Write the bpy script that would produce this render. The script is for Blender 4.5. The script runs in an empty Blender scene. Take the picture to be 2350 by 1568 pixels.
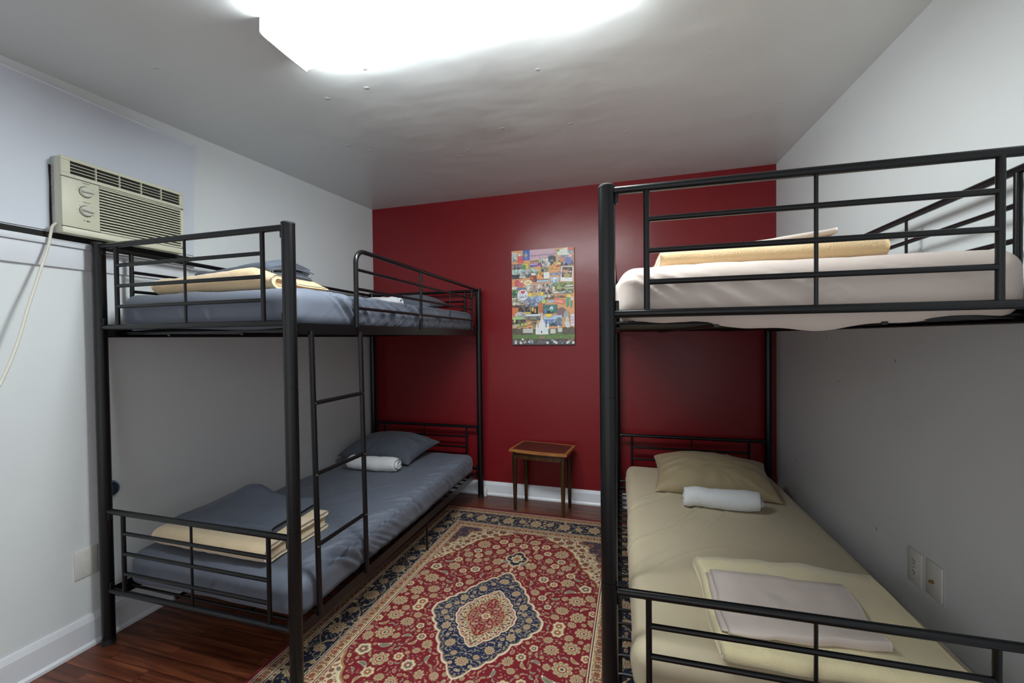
import bpy, bmesh, math, random
import numpy as np
from mathutils import Vector, Matrix

random.seed(7)
scn = bpy.context.scene
C = scn.collection
PI = math.pi

# ------------------------------------------------------------------ camera
CAM = dict(f=957.859, yaw=0.2789, pitch=0.016, roll=0.0114, h=1.3168, cx=-3.76, cy=6.74)
def cam_axes():
    y, p, r = CAM['yaw'], CAM['pitch'], CAM['roll']
    fwd = Vector((-math.sin(y), math.cos(y), 0)); right = Vector((math.cos(y), math.sin(y), 0)); up = Vector((0, 0, 1))
    f2 = fwd*math.cos(p) - up*math.sin(p); u2 = up*math.cos(p) + fwd*math.sin(p)
    r3 = right*math.cos(r) - u2*math.sin(r); u3 = u2*math.cos(r) + right*math.sin(r)
    return r3, u3, f2
cd = bpy.data.cameras.new('camera'); co = bpy.data.objects.new('camera', cd); C.objects.link(co)
r3, u3, f2 = cam_axes()
m = Matrix((r3, u3, -f2)).transposed().to_4x4(); m.translation = Vector((0, 0, CAM['h']))
co.matrix_world = m
cd.sensor_width = 36; cd.sensor_fit = 'HORIZONTAL'; cd.lens = CAM['f']*36/2350
cd.shift_x = -CAM['cx']/2350; cd.shift_y = CAM['cy']/2350; cd.clip_start = 0.02
scn.camera = co

# ------------------------------------------------------------------ materials
def srgb(*c):
    c = [x/255 for x in c]
    return tuple(x/12.92 if x <= .04045 else ((x+.055)/1.055)**2.4 for x in c) + (1,)
class NT:
    def __init__(s, name):
        s.m = bpy.data.materials.new(name); s.m.use_nodes = True; s.t = s.m.node_tree; s.n = s.t.nodes; s.l = s.t.links
        s.b = s.n['Principled BSDF']
    def new(s, typ, **kw):
        n = s.n.new(typ)
        for k, v in kw.items():
            if k.startswith('i_'):
                n.inputs[k[2:].replace('_', ' ')].default_value = v
            else: setattr(n, k, v)
        return n
    def link(s, a, b): s.l.new(a, b)
def mat(name, col, rough=.6, metal=0, bump=None, var=None, sheen=0, coat=0, spec=None, coords='Object'):
    """bump=(scale, strength, dist); var=(scale, amount) darker/lighter mottling"""
    q = NT(name); b = q.b
    b.inputs['Base Color'].default_value = col; b.inputs['Roughness'].default_value = rough; b.inputs['Metallic'].default_value = metal
    if sheen: b.inputs['Sheen Weight'].default_value = sheen; b.inputs['Sheen Roughness'].default_value = .5
    if coat: b.inputs['Coat Weight'].default_value = coat; b.inputs['Coat Roughness'].default_value = .2
    if spec is not None: b.inputs['Specular IOR Level'].default_value = spec
    tc = q.new('ShaderNodeTexCoord')
    if var:
        n = q.new('ShaderNodeTexNoise', i_Scale=var[0], i_Detail=5.0); q.link(tc.outputs[coords], n.inputs['Vector'])
        mr = q.new('ShaderNodeMapRange'); mr.inputs['From Min'].default_value = .3; mr.inputs['From Max'].default_value = .7
        mr.inputs['To Min'].default_value = 1-var[1]; mr.inputs['To Max'].default_value = 1+var[1]*.5
        q.link(n.outputs['Fac'], mr.inputs['Value'])
        mx = q.new('ShaderNodeVectorMath', operation='SCALE'); mx.inputs[0].default_value = col[:3]
        q.link(mr.outputs[0], mx.inputs['Scale']); q.link(mx.outputs[0], b.inputs['Base Color'])
    if bump:
        n = q.new('ShaderNodeTexNoise', i_Scale=bump[0], i_Detail=4.0); q.link(tc.outputs[coords], n.inputs['Vector'])
        bp = q.new('ShaderNodeBump', i_Strength=bump[1], i_Distance=bump[2]); q.link(n.outputs['Fac'], bp.inputs['Height'])
        q.link(bp.outputs[0], b.inputs['Normal'])
    return q.m
M = {}
M['black'] = mat('black_powder_coat', (.003, .0033, .004, 1), .30, bump=(900, .05, .0005), spec=.4)
M['blackplastic'] = mat('black_plastic', (.01, .01, .01, 1), .55)
M['blackfab'] = mat('black_ticking', (.008, .008, .009, 1), .9, bump=(500, .2, .001))
M['steel'] = mat('zinc_bolt', (.45, .46, .48, 1), .35, 1)
M['bluesheet'] = mat('slate_blue_sheet', srgb(92, 99, 113), .62, bump=(1500, .15, .0003), var=(3, .06), sheen=.12)
M['darksheet'] = mat('slate_folded_sheet', srgb(78, 86, 100), .7, bump=(1500, .15, .0003), var=(5, .08), sheen=.1)
M['slatepillow'] = mat('slate_pillowcase', srgb(80, 86, 98), .7, bump=(1500, .15, .0003), var=(4, .06), sheen=.1)
M['olivesheet'] = mat('khaki_sheet', srgb(190, 177, 149), .75, bump=(1500, .15, .0003), var=(3, .04), sheen=.1)
M['olivepillow'] = mat('khaki_pillowcase', srgb(160, 144, 112), .75, bump=(1500, .15, .0003), var=(3, .04), sheen=.1)
M['pinksheet'] = mat('blush_sheet', srgb(204, 190, 181), .7, bump=(1500, .15, .0003), var=(3, .04), sheen=.1)
M['fleece'] = mat('tan_fleece', srgb(222, 192, 146), .95, bump=(210, .55, .0045), var=(14, .06), sheen=.5)
M['fleece2'] = mat('cream_fleece', srgb(226, 212, 168), .95, bump=(210, .5, .004), var=(14, .05), sheen=.5)
M['fleece3'] = mat('beige_fleece', srgb(216, 194, 158), .95, bump=(150, .5, .004), var=(14, .08), sheen=.5)
M['towel'] = mat('white_terry', srgb(226, 228, 230), .95, bump=(300, .8, .004), sheen=.4)
M['cream'] = mat('cream_plastic', srgb(203, 203, 182), .45, var=(4, .03))
M['acgrey'] = mat('grey_painted_steel', srgb(176, 180, 180), .5, var=(8, .05))
M['dark'] = mat('dark_interior', (.006, .007, .006, 1), .8)
M['knobclear'] = mat('grey_knob', srgb(196, 198, 186), .22, coat=.6)
M['print'] = mat('dark_print', srgb(70, 72, 68), .7)
M['rust'] = mat('rusty_foam', srgb(52, 36, 27), .9, var=(40, .4))
M['whiteplastic'] = mat('white_plastic', srgb(214, 214, 208), .35)
M['brass'] = mat('brass', (.45, .30, .10, 1), .3, 1)
M['cord'] = mat('cord_vinyl', srgb(212, 210, 196), .5)
M['trim'] = mat('white_gloss_trim', srgb(222, 226, 232), .35, bump=(25, .08, .004), var=(6, .03))
M['oak'] = None

def wood_mat(name, c1, c2, scale, rough, axis='X', coords='Object'):
    q = NT(name); tc = q.new('ShaderNodeTexCoord'); mp = q.new('ShaderNodeMapping')
    mp.inputs['Scale'].default_value = (scale*.08, scale, scale) if axis == 'X' else ((scale, scale*.08, scale) if axis == 'Y' else (scale, scale, scale*.08))
    q.link(tc.outputs[coords], mp.inputs['Vector'])
    n = q.new('ShaderNodeTexNoise', i_Scale=1.0, i_Detail=8.0, i_Distortion=.6); q.link(mp.outputs[0], n.inputs['Vector'])
    cr = q.new('ShaderNodeValToRGB'); cr.color_ramp.elements[0].position = .32; cr.color_ramp.elements[0].color = c1
    cr.color_ramp.elements[1].position = .68; cr.color_ramp.elements[1].color = c2
    q.link(n.outputs['Fac'], cr.inputs[0]); q.link(cr.outputs[0], q.b.inputs['Base Color']); q.b.inputs['Roughness'].default_value = rough
    return q.m
M['oak'] = wood_mat('oak_edge', srgb(128, 78, 36), srgb(176, 118, 62), 60, .42)
M['walnut'] = wood_mat('walnut_top', srgb(58, 26, 18), srgb(92, 42, 28), 50, .33)
M['darkwood'] = wood_mat('dark_leg', srgb(34, 19, 8), srgb(78, 50, 18), 30, .35, 'Z')

def floor_mat():
    q = NT('cherry_laminate'); tc = q.new('ShaderNodeTexCoord')
    br = q.new('ShaderNodeTexBrick'); br.offset = .37; br.offset_frequency = 2
    br.inputs['Color1'].default_value = (0, 0, 0, 1); br.inputs['Color2'].default_value = (1, 1, 1, 1); br.inputs['Mortar'].default_value = (.5, .5, .5, 1)
    br.inputs['Scale'].default_value = 1; br.inputs['Mortar Size'].default_value = .0012; br.inputs['Brick Width'].default_value = .62; br.inputs['Row Height'].default_value = .066
    q.link(tc.outputs['Object'], br.inputs['Vector'])
    # per-plank offset of the grain
    sep = q.new('ShaderNodeVectorMath', operation='SCALE'); sep.inputs['Scale'].default_value = 7.0; q.link(br.outputs['Color'], sep.inputs[0])
    add = q.new('ShaderNodeVectorMath', operation='ADD'); q.link(tc.outputs['Object'], add.inputs[0]); q.link(sep.outputs[0], add.inputs[1])
    mp = q.new('ShaderNodeMapping'); mp.inputs['Scale'].default_value = (1.6, 26, 1); q.link(add.outputs[0], mp.inputs['Vector'])
    n = q.new('ShaderNodeTexNoise', i_Scale=1.6, i_Detail=7.0, i_Distortion=.8); q.link(mp.outputs[0], n.inputs['Vector'])
    cr = q.new('ShaderNodeValToRGB'); e = cr.color_ramp.elements
    e[0].position = .25; e[0].color = srgb(58, 27, 17); e[1].position = .78; e[1].color = srgb(150, 88, 56)
    x = e.new(.5); x.color = srgb(104, 53, 33)
    q.link(n.outputs['Fac'], cr.inputs[0])
    mul = q.new('ShaderNodeMix', data_type='RGBA', blend_type='MULTIPLY'); mul.inputs[0].default_value = .55
    tone = q.new('ShaderNodeValToRGB'); tone.color_ramp.elements[0].color = (.45, .4, .38, 1); tone.color_ramp.elements[1].color = (1.0, .98, .95, 1)
    q.link(br.outputs['Color'], tone.inputs[0]); q.link(cr.outputs[0], mul.inputs[6]); q.link(tone.outputs[0], mul.inputs[7])
    mm = q.new('ShaderNodeMix', data_type='RGBA'); q.link(br.outputs['Fac'], mm.inputs[0]); q.link(mul.outputs[2], mm.inputs[6]); mm.inputs[7].default_value = srgb(40, 16, 10)
    q.link(mm.outputs[2], q.b.inputs['Base Color']); q.b.inputs['Roughness'].default_value = .33
    return q.m
M['floor'] = floor_mat()

def wall_mat(name, col, rough, specks=True, spec=.5, wav=.35):
    """painted plaster: broad waviness + fine roller texture + a few dark scuffs"""
    q = NT(name); tc = q.new('ShaderNodeTexCoord')
    n1 = q.new('ShaderNodeTexNoise', i_Scale=2.2, i_Detail=3.0); n2 = q.new('ShaderNodeTexNoise', i_Scale=160.0, i_Detail=3.0)
    for n in (n1, n2): q.link(tc.outputs['Object'], n.inputs['Vector'])
    b1 = q.new('ShaderNodeBump', i_Strength=wav, i_Distance=.02); b2 = q.new('ShaderNodeBump', i_Strength=.12, i_Distance=.0015)
    q.link(n1.outputs['Fac'], b1.inputs['Height']); q.link(n2.outputs['Fac'], b2.inputs['Height']); q.link(b1.outputs[0], b2.inputs['Normal']); q.link(b2.outputs[0], q.b.inputs['Normal'])
    if wav > .5:
        mp = q.new('ShaderNodeMapping'); mp.inputs['Scale'].default_value = (.9, 3.6, 1); q.link(tc.outputs['Object'], mp.inputs['Vector'])
        n3 = q.new('ShaderNodeTexNoise', i_Scale=1.0, i_Detail=2.5, i_Distortion=.5); q.link(mp.outputs[0], n3.inputs['Vector'])
        b3 = q.new('ShaderNodeBump', i_Strength=.24, i_Distance=.014); q.link(n3.outputs['Fac'], b3.inputs['Height']); q.link(b3.outputs[0], b1.inputs['Normal'])
        v3 = q.new('ShaderNodeTexVoronoi', i_Scale=6.0); q.link(tc.outputs['Object'], v3.inputs['Vector'])
        cr3 = q.new('ShaderNodeValToRGB'); cr3.color_ramp.elements[0].position = .02; cr3.color_ramp.elements[0].color = (1, 1, 1, 1); cr3.color_ramp.elements[1].position = .09; cr3.color_ramp.elements[1].color = (0, 0, 0, 1)
        q.link(v3.outputs['Distance'], cr3.inputs[0]); b4 = q.new('ShaderNodeBump', i_Strength=.7, i_Distance=.004); q.link(cr3.outputs[0], b4.inputs['Height']); q.link(b4.outputs[0], b3.inputs['Normal'])
    if specks:
        v = q.new('ShaderNodeTexVoronoi', i_Scale=7.0); q.link(tc.outputs['Object'], v.inputs['Vector'])
        rnd = q.new('ShaderNodeSeparateColor'); q.link(v.outputs['Color'], rnd.inputs[0])
        thr = q.new('ShaderNodeMath', operation='MULTIPLY'); q.link(rnd.outputs[0], thr.inputs[0]); thr.inputs[1].default_value = .06
        lt = q.new('ShaderNodeMath', operation='LESS_THAN'); q.link(v.outputs['Distance'], lt.inputs[0]); q.link(thr.outputs[0], lt.inputs[1])
        gt = q.new('ShaderNodeMath', operation='GREATER_THAN'); q.link(rnd.outputs[1], gt.inputs[0]); gt.inputs[1].default_value = .4
        a = q.new('ShaderNodeMath', operation='MULTIPLY'); q.link(lt.outputs[0], a.inputs[0]); q.link(gt.outputs[0], a.inputs[1])
        a2 = q.new('ShaderNodeMath', operation='MULTIPLY'); q.link(a.outputs[0], a2.inputs[0]); a2.inputs[1].default_value = .62
        mx = q.new('ShaderNodeMix', data_type='RGBA'); q.link(a2.outputs[0], mx.inputs[0]); mx.inputs[6].default_value = col; mx.inputs[7].default_value = (col[0]*.25, col[1]*.25, col[2]*.25, 1)
        q.link(mx.outputs[2], q.b.inputs['Base Color'])
    else: q.b.inputs['Base Color'].default_value = col
    q.b.inputs['Roughness'].default_value = rough; q.b.inputs['Specular IOR Level'].default_value = spec
    return q.m
M['wallwhite'] = wall_mat('white_wall_paint', srgb(218, 223, 224), .55)
M['wallred'] = wall_mat('red_wall_paint', srgb(118, 24, 30), .30, specks=False, wav=.25, spec=.34)
M['ceiling'] = wall_mat('ceiling_paint', srgb(214, 218, 218), .32, specks=False, wav=.6)
M['panel'] = wall_mat('painted_panel', srgb(206, 212, 222), .5)

def attr_mat(name, rough, bump):
    q = NT(name); a = q.new('ShaderNodeVertexColor'); a.layer_name = 'Col'; q.link(a.outputs[0], q.b.inputs['Base Color']); q.b.inputs['Roughness'].default_value = rough
    if bump:
        tc = q.new('ShaderNodeTexCoord'); n = q.new('ShaderNodeTexNoise', i_Scale=bump[0], i_Detail=3.0); q.link(tc.outputs['Object'], n.inputs['Vector'])
        b = q.new('ShaderNodeBump', i_Strength=bump[1], i_Distance=bump[2]); q.link(n.outputs['Fac'], b.inputs['Height']); q.link(b.outputs[0], q.b.inputs['Normal'])
    return q.m
M['rug'] = attr_mat('woven_rug', .95, (500, .5, .003))
M['poster'] = attr_mat('printed_canvas', .5, None)
def emis_mat(name, col, strength):
    q = NT(name); q.b.inputs['Base Color'].default_value = (.9, .9, .9, 1); q.b.inputs['Emission Color'].default_value = col; q.b.inputs['Emission Strength'].default_value = strength
    return q.m
M['lamp'] = emis_mat('glowing_diffuser', (.925, .99, 1.0, 1), 31.0)

# ------------------------------------------------------------------ mesh helpers
def obj(name, bm, mt, parent=None, smooth=True, angle=40):
    me = bpy.data.meshes.new(name)
    if smooth:
        for f in bm.faces: f.smooth = True
    bmesh.ops.recalc_face_normals(bm, faces=bm.faces[:])
    bm.to_mesh(me); bm.free()
    if smooth: me.set_sharp_from_angle(angle=math.radians(angle))
    return mobj(name, me, mt, parent)
def mobj(name, me, mt, parent=None):
    for x in (mt if isinstance(mt, (list, tuple)) else [mt]): me.materials.append(x)
    o = bpy.data.objects.new(name, me); C.objects.link(o)
    if parent: o.parent = parent
    return o
def npmesh(name, V, F, mt, parent=None, smooth=True):
    me = bpy.data.meshes.new(name); me.from_pydata([tuple(v) for v in V], [], [tuple(int(i) for i in f) for f in F]); me.validate()
    if smooth: me.polygons.foreach_set('use_smooth', [True]*len(me.polygons))
    me.update(); return mobj(name, me, mt, parent)
def thing(name, label, cat, loc=(0, 0, 0), rz=0, group=None):
    o = bpy.data.objects.new(name, None); C.objects.link(o); o.empty_display_size = .1
    o.location = loc; o.rotation_euler = (0, 0, rz); o['label'] = label; o['category'] = cat
    if group: o['group'] = group
    return o
def tag(o, label, cat, group=None):
    o['label'] = label; o['category'] = cat
    if group: o['group'] = group
    return o
def struct(o, label=None):
    o['kind'] = 'structure'
    if label: o['label'] = label
    return o
def tube(bm, pts, r, seg=14, cap=True):
    P = [Vector(p) for p in pts]; rings = []
    rr = r if isinstance(r, (list, tuple)) else [r]*len(P)
    t0 = (P[1]-P[0]).normalized(); up = Vector((0, 0, 1)) if abs(t0.z) < .9 else Vector((1, 0, 0))
    n = t0.cross(up).normalized()
    for i, p in enumerate(P):
        if i == 0: t = P[1]-P[0]
        elif i == len(P)-1: t = P[-1]-P[-2]
        else: t = (P[i+1]-P[i]).normalized() + (P[i]-P[i-1]).normalized()
        t.normalize(); n = (n - t*n.dot(t)).normalized(); b = t.cross(n)
        rings.append([bm.verts.new(p + (n*math.cos(a)+b*math.sin(a))*rr[i]) for a in [2*PI*k/seg for k in range(seg)]])
    for a, b in zip(rings, rings[1:]):
        for k in range(seg): bm.faces.new((a[k], a[(k+1) % seg], b[(k+1) % seg], b[k]))
    if cap: bm.faces.new(rings[0][::-1]); bm.faces.new(rings[-1])
def box(bm, x0, x1, y0, y1, z0, z1, bev=0, seg=2):
    r = bmesh.ops.create_cube(bm, size=1, matrix=Matrix.Translation(((x0+x1)/2, (y0+y1)/2, (z0+z1)/2)) @ Matrix.Diagonal((x1-x0, y1-y0, z1-z0, 1)))
    if bev:
        es = list({e for v in r['verts'] for e in v.link_edges})
        bmesh.ops.bevel(bm, geom=es, offset=bev, segments=seg, affect='EDGES', profile=.5)
def B(): return bmesh.new()
def arc(c, r, a0, a1, n, plane='yz', fixed=0):
    out = []
    for k in range(n+1):
        a = a0+(a1-a0)*k/n; u = c[0]+r*math.cos(a); v = c[1]+r*math.sin(a)
        out.append((fixed, u, v) if plane == 'yz' else (u, fixed, v))
    return out

# value noise in numpy
def vnoise(P, scale, seed):
    P = np.asarray(P, float)*scale + seed*17.31; I = np.floor(P).astype(np.int64); Fr = P-I; Fr = Fr*Fr*(3-2*Fr)
    def h(x, y, z):
        n = (x*374761393 + y*668265263 + z*2147483647 + seed*974634777) & 0xffffffff
        n = ((n ^ (n >> 13))*1274126177) & 0xffffffff
        return ((n ^ (n >> 16)) & 0xffff)/65535.0
    r = 0
    for dx in (0, 1):
        for dy in (0, 1):
            for dz in (0, 1):
                w = (Fr[:, 0] if dx else 1-Fr[:, 0])*(Fr[:, 1] if dy else 1-Fr[:, 1])*(Fr[:, 2] if dz else 1-Fr[:, 2])
                r = r + w*h(I[:, 0]+dx, I[:, 1]+dy, I[:, 2]+dz)
    return r*2-1
def fbm(P, s, seed, o=3):
    return sum(vnoise(P, s*2**k, seed+k)/2**k for k in range(o))

def rbox_np(sx, sy, sz, r, nx, ny, nz):
    """surface grid of a rounded box centred on the origin -> verts, faces, normals"""
    key = {}; V = []; F = []
    def vid(i, j, k):
        t = (i, j, k)
        if t not in key: key[t] = len(V); V.append((i/nx-.5, j/ny-.5, k/nz-.5))
        return key[t]
    for i in range(nx):
        for j in range(ny):
            for k in (0, nz):
                q = [vid(i, j, k), vid(i+1, j, k), vid(i+1, j+1, k), vid(i, j+1, k)]; F.append(q if k else q[::-1])
    for i in range(nx):
        for k in range(nz):
            for j in (0, ny):
                q = [vid(i, j, k), vid(i+1, j, k), vid(i+1, j, k+1), vid(i, j, k+1)]; F.append(q[::-1] if j else q)
    for j in range(ny):
        for k in range(nz):
            for i in (0, nx):
                q = [vid(i, j, k), vid(i, j+1, k), vid(i, j+1, k+1), vid(i, j, k+1)]; F.append(q if i else q[::-1])
    V = np.array(V)*np.array([sx, sy, sz]); h = np.array([sx, sy, sz])/2 - r
    core = np.clip(V, -h, h); d = V-core; L = np.linalg.norm(d, axis=1)[:, None]; n = d/np.maximum(L, 1e-9)
    # blend: points inside faces have axis normals; corners rounded
    W = core + n*np.where(L > 0, r, 0)
    return W, F, n

# ------------------------------------------------------------------ the room
A, BR, D, H = -2.2374, .9783, 3.3148, 2.4902
AR, DR, BRT, HX, HY = -.0141, -.0066, .0078, .0016, .0375
DB = D+(BR-A)*DR
YN = -1.3                                       # the near end of the modelled room, behind the camera
def lx(y): return A+AR*(D-y)
def rx(y): return BR+BRT*(DB-y)
def by(x): return D+(x-A)*DR
def cz(x, y): return H+HX*(x-A)+HY*(y-D)
def slab(name, quad, off, mt):
    """quad of 4 corners + outward offset -> a wall with thickness; local coords = world"""
    bm = B(); q = [bm.verts.new(p) for p in quad]; w = [bm.verts.new(Vector(p)+Vector(off)) for p in quad]
    bm.faces.new(q); bm.faces.new(w[::-1])
    for i in range(4): bm.faces.new((q[i], w[i], w[(i+1) % 4], q[(i+1) % 4]))
    return struct(obj(name, bm, mt, smooth=False))
TOP = 2.75
slab('floor', [(lx(YN)-.2, YN, 0), (rx(YN)+.2, YN, 0), (rx(DB)+.2, D+.2, 0), (lx(D)-.2, D+.2, 0)], (0, 0, -.08), M['floor'])
slab('ceiling', [(lx(YN)-.2, YN, cz(lx(YN)-.2, YN)), (rx(YN)+.2, YN, cz(rx(YN)+.2, YN)), (rx(DB)+.2, D+.2, cz(rx(DB)+.2, D+.2)), (lx(D)-.2, D+.2, cz(lx(D)-.2, D+.2))], (0, 0, .1), M['ceiling'])
slab('wall_left', [(lx(YN), YN, 0), (lx(D), D, 0), (lx(D), D, TOP), (lx(YN), YN, TOP)], (-.12, 0, 0), M['wallwhite'])
slab('wall_right', [(rx(YN), YN, 0), (rx(DB), DB, 0), (rx(DB), DB, TOP), (rx(YN), YN, TOP)], (.12, 0, 0), M['wallwhite'])
slab('wall_back', [(lx(D)-.12, by(lx(D)-.12), 0), (BR+.12, by(BR+.12), 0), (BR+.12, by(BR+.12), TOP), (lx(D)-.12, by(lx(D)-.12), TOP)], (0, .12, 0), M['wallred'])

def base_profile(h): return [(0, 0), (.022, 0), (.022, .012), (.014, .022), (.014, h-.025), (.010, h-.012), (.006, h), (0, h)]
def sweep_profile(name, p0, p1, nrm, prof, mt):
    bm = B(); r = []
    for p in (p0, p1): r.append([bm.verts.new(Vector(p)+Vector(nrm)*a+Vector((0, 0, b))) for a, b in prof])
    n = len(prof)
    for i in range(n): bm.faces.new((r[0][i], r[0][(i+1) % n], r[1][(i+1) % n], r[1][i]))
    bm.faces.new(r[0]); bm.faces.new(r[1][::-1])
    return obj(name, bm, mt, smooth=False)
struct(sweep_profile('baseboard_left', (lx(YN), YN, 0), (lx(D), D, 0), (1, 0, 0), base_profile(.133), M['trim']))
struct(sweep_profile('baseboard_back', (lx(D), D, 0), (BR, DB, 0), (0, -1, 0), base_profile(.113), M['trim']))
struct(sweep_profile('baseboard_right', (rx(YN), YN, 0), (BR, DB, 0), (-1, 0, 0), base_profile(.125), M['trim']))

# boarded-up window above the sill, left wall
def lbox(bm, y0, y1, z0, z1, x0, x1, bev=0):     # box hugging the left wall, x measured from it
    s = lx((y0+y1)/2)
    r0 = len(bm.verts); box(bm, s+x0, s+x1, y0, y1, z0, z1, bev)
bm = B(); s0 = -.4
q = [(lx(s0)+.007, s0, 1.768), (lx(1.70)+.007, 1.70, 1.778), (lx(1.716)+.007, 1.716, 2.365), (lx(s0)+.007, s0, 2.365)]
a = [bm.verts.new(p) for p in q]; b = [bm.verts.new((p[0]-.007, p[1], p[2])) for p in q]
bm.faces.new(a)
for i in range(4): bm.faces.new((a[i], b[i], b[(i+1) % 4], a[(i+1) % 4]))
win = struct(obj('window_1', bm, M['panel'], smooth=False), 'white painted board closing the old window around the air conditioner')
# thin moulding ridge along the top of the board
bm = B(); q = []
for (y0, y1) in ((s0, 1.72),):
    tube(bm, [(lx(y0)+.006, y0, 2.368), (lx(y1)+.006, y1, 2.368)], .006, 6)
tube(bm, [(lx(1.72)+.004, 1.72, 2.368), (lx(1.70)+.004, 1.70, 1.775)], .003, 6)
obj('board_edge', bm, M['trim'], win)
# dark gap under the board
bm = B(); box(bm, lx(.9)-.002, lx(.9)+.010, s0, 1.12, 1.742, 1.768); box(bm, lx(1.4)-.006, lx(1.4)+.006, 1.12, 1.69, 1.742, 1.768)
o = obj('gap', bm, M['dark'], win, smooth=False)
# sill cap and apron
bm = B(); box(bm, lx(1.0)-.012, lx(1.0)+.028, s0, 1.70, 1.716, 1.742, .004); struct(obj('trim_1', bm, M['trim']), 'white window sill strip under the dark gap')
bm = B(); box(bm, lx(1.0)-.012, lx(1.0)+.016, s0, 1.675, 1.628, 1.716, .004); struct(obj('trim_2', bm, M['trim']), 'white apron board under the window sill')

# ------------------------------------------------------------------ ceiling light
LX0, LX1, LY0, LY1 = -1.196, .03, 1.141, 1.354
czl = cz(-.6, 1.25); LZ = 2.352
t = thing('ceiling_light', 'glowing white fluorescent fixture with wraparound diffuser on the ceiling', 'ceiling light', (-.583, 1.2475, czl))
def loc(o, t): o.location = -Vector(t.location); return o
bm = B(); box(bm, LX0+.004, LX1-.004, LY0+.03, LY1-.03, 2.375, czl+.004, .003); loc(obj('housing', bm, M['whiteplastic'], t), t)
bm = B()
prof = [(LY0+.006, czl-.006), (LY0+.003, LZ+.010), (LY0+.006, LZ+.005), (LY0+.012, LZ+.003), ((LY0+LY1)/2, LZ+.001), (LY1-.012, LZ+.003), (LY1-.006, LZ+.005), (LY1-.003, LZ+.010), (LY1-.006, czl-.006)]
ra = [bm.verts.new((LX0+.006, y, z)) for y, z in prof]; rb_ = [bm.verts.new((LX1-.006, y, z)) for y, z in prof]
for i in range(len(prof)-1): bm.faces.new((ra[i], ra[i+1], rb_[i+1], rb_[i]))
loc(obj('diffuser', bm, M['lamp'], t), t)
for x in (LX0, LX1-.006):
    bm = B(); n = len(prof)
    v0 = [bm.verts.new((x, y+(-.004 if y < 1.2475 else .004), z-.004)) for y, z in prof] ; v1 = [bm.verts.new((x+.006, v.co.y, v.co.z)) for v in v0]
    e0 = [bm.verts.new((x, LY1, czl+.002)), bm.verts.new((x, LY0, czl+.002))]; e1 = [bm.verts.new((x+.006, LY1, czl+.002)), bm.verts.new((x+.006, LY0, czl+.002))]
    v0 += e0; v1 += e1; n = len(v0)
    bm.faces.new(v0); bm.faces.new(v1[::-1])
    for i in range(n): bm.faces.new((v0[i], v1[i], v1[(i+1) % n], v0[(i+1) % n]))
    loc(obj('end_cap', bm, M['whiteplastic'], t, smooth=False), t)

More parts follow.
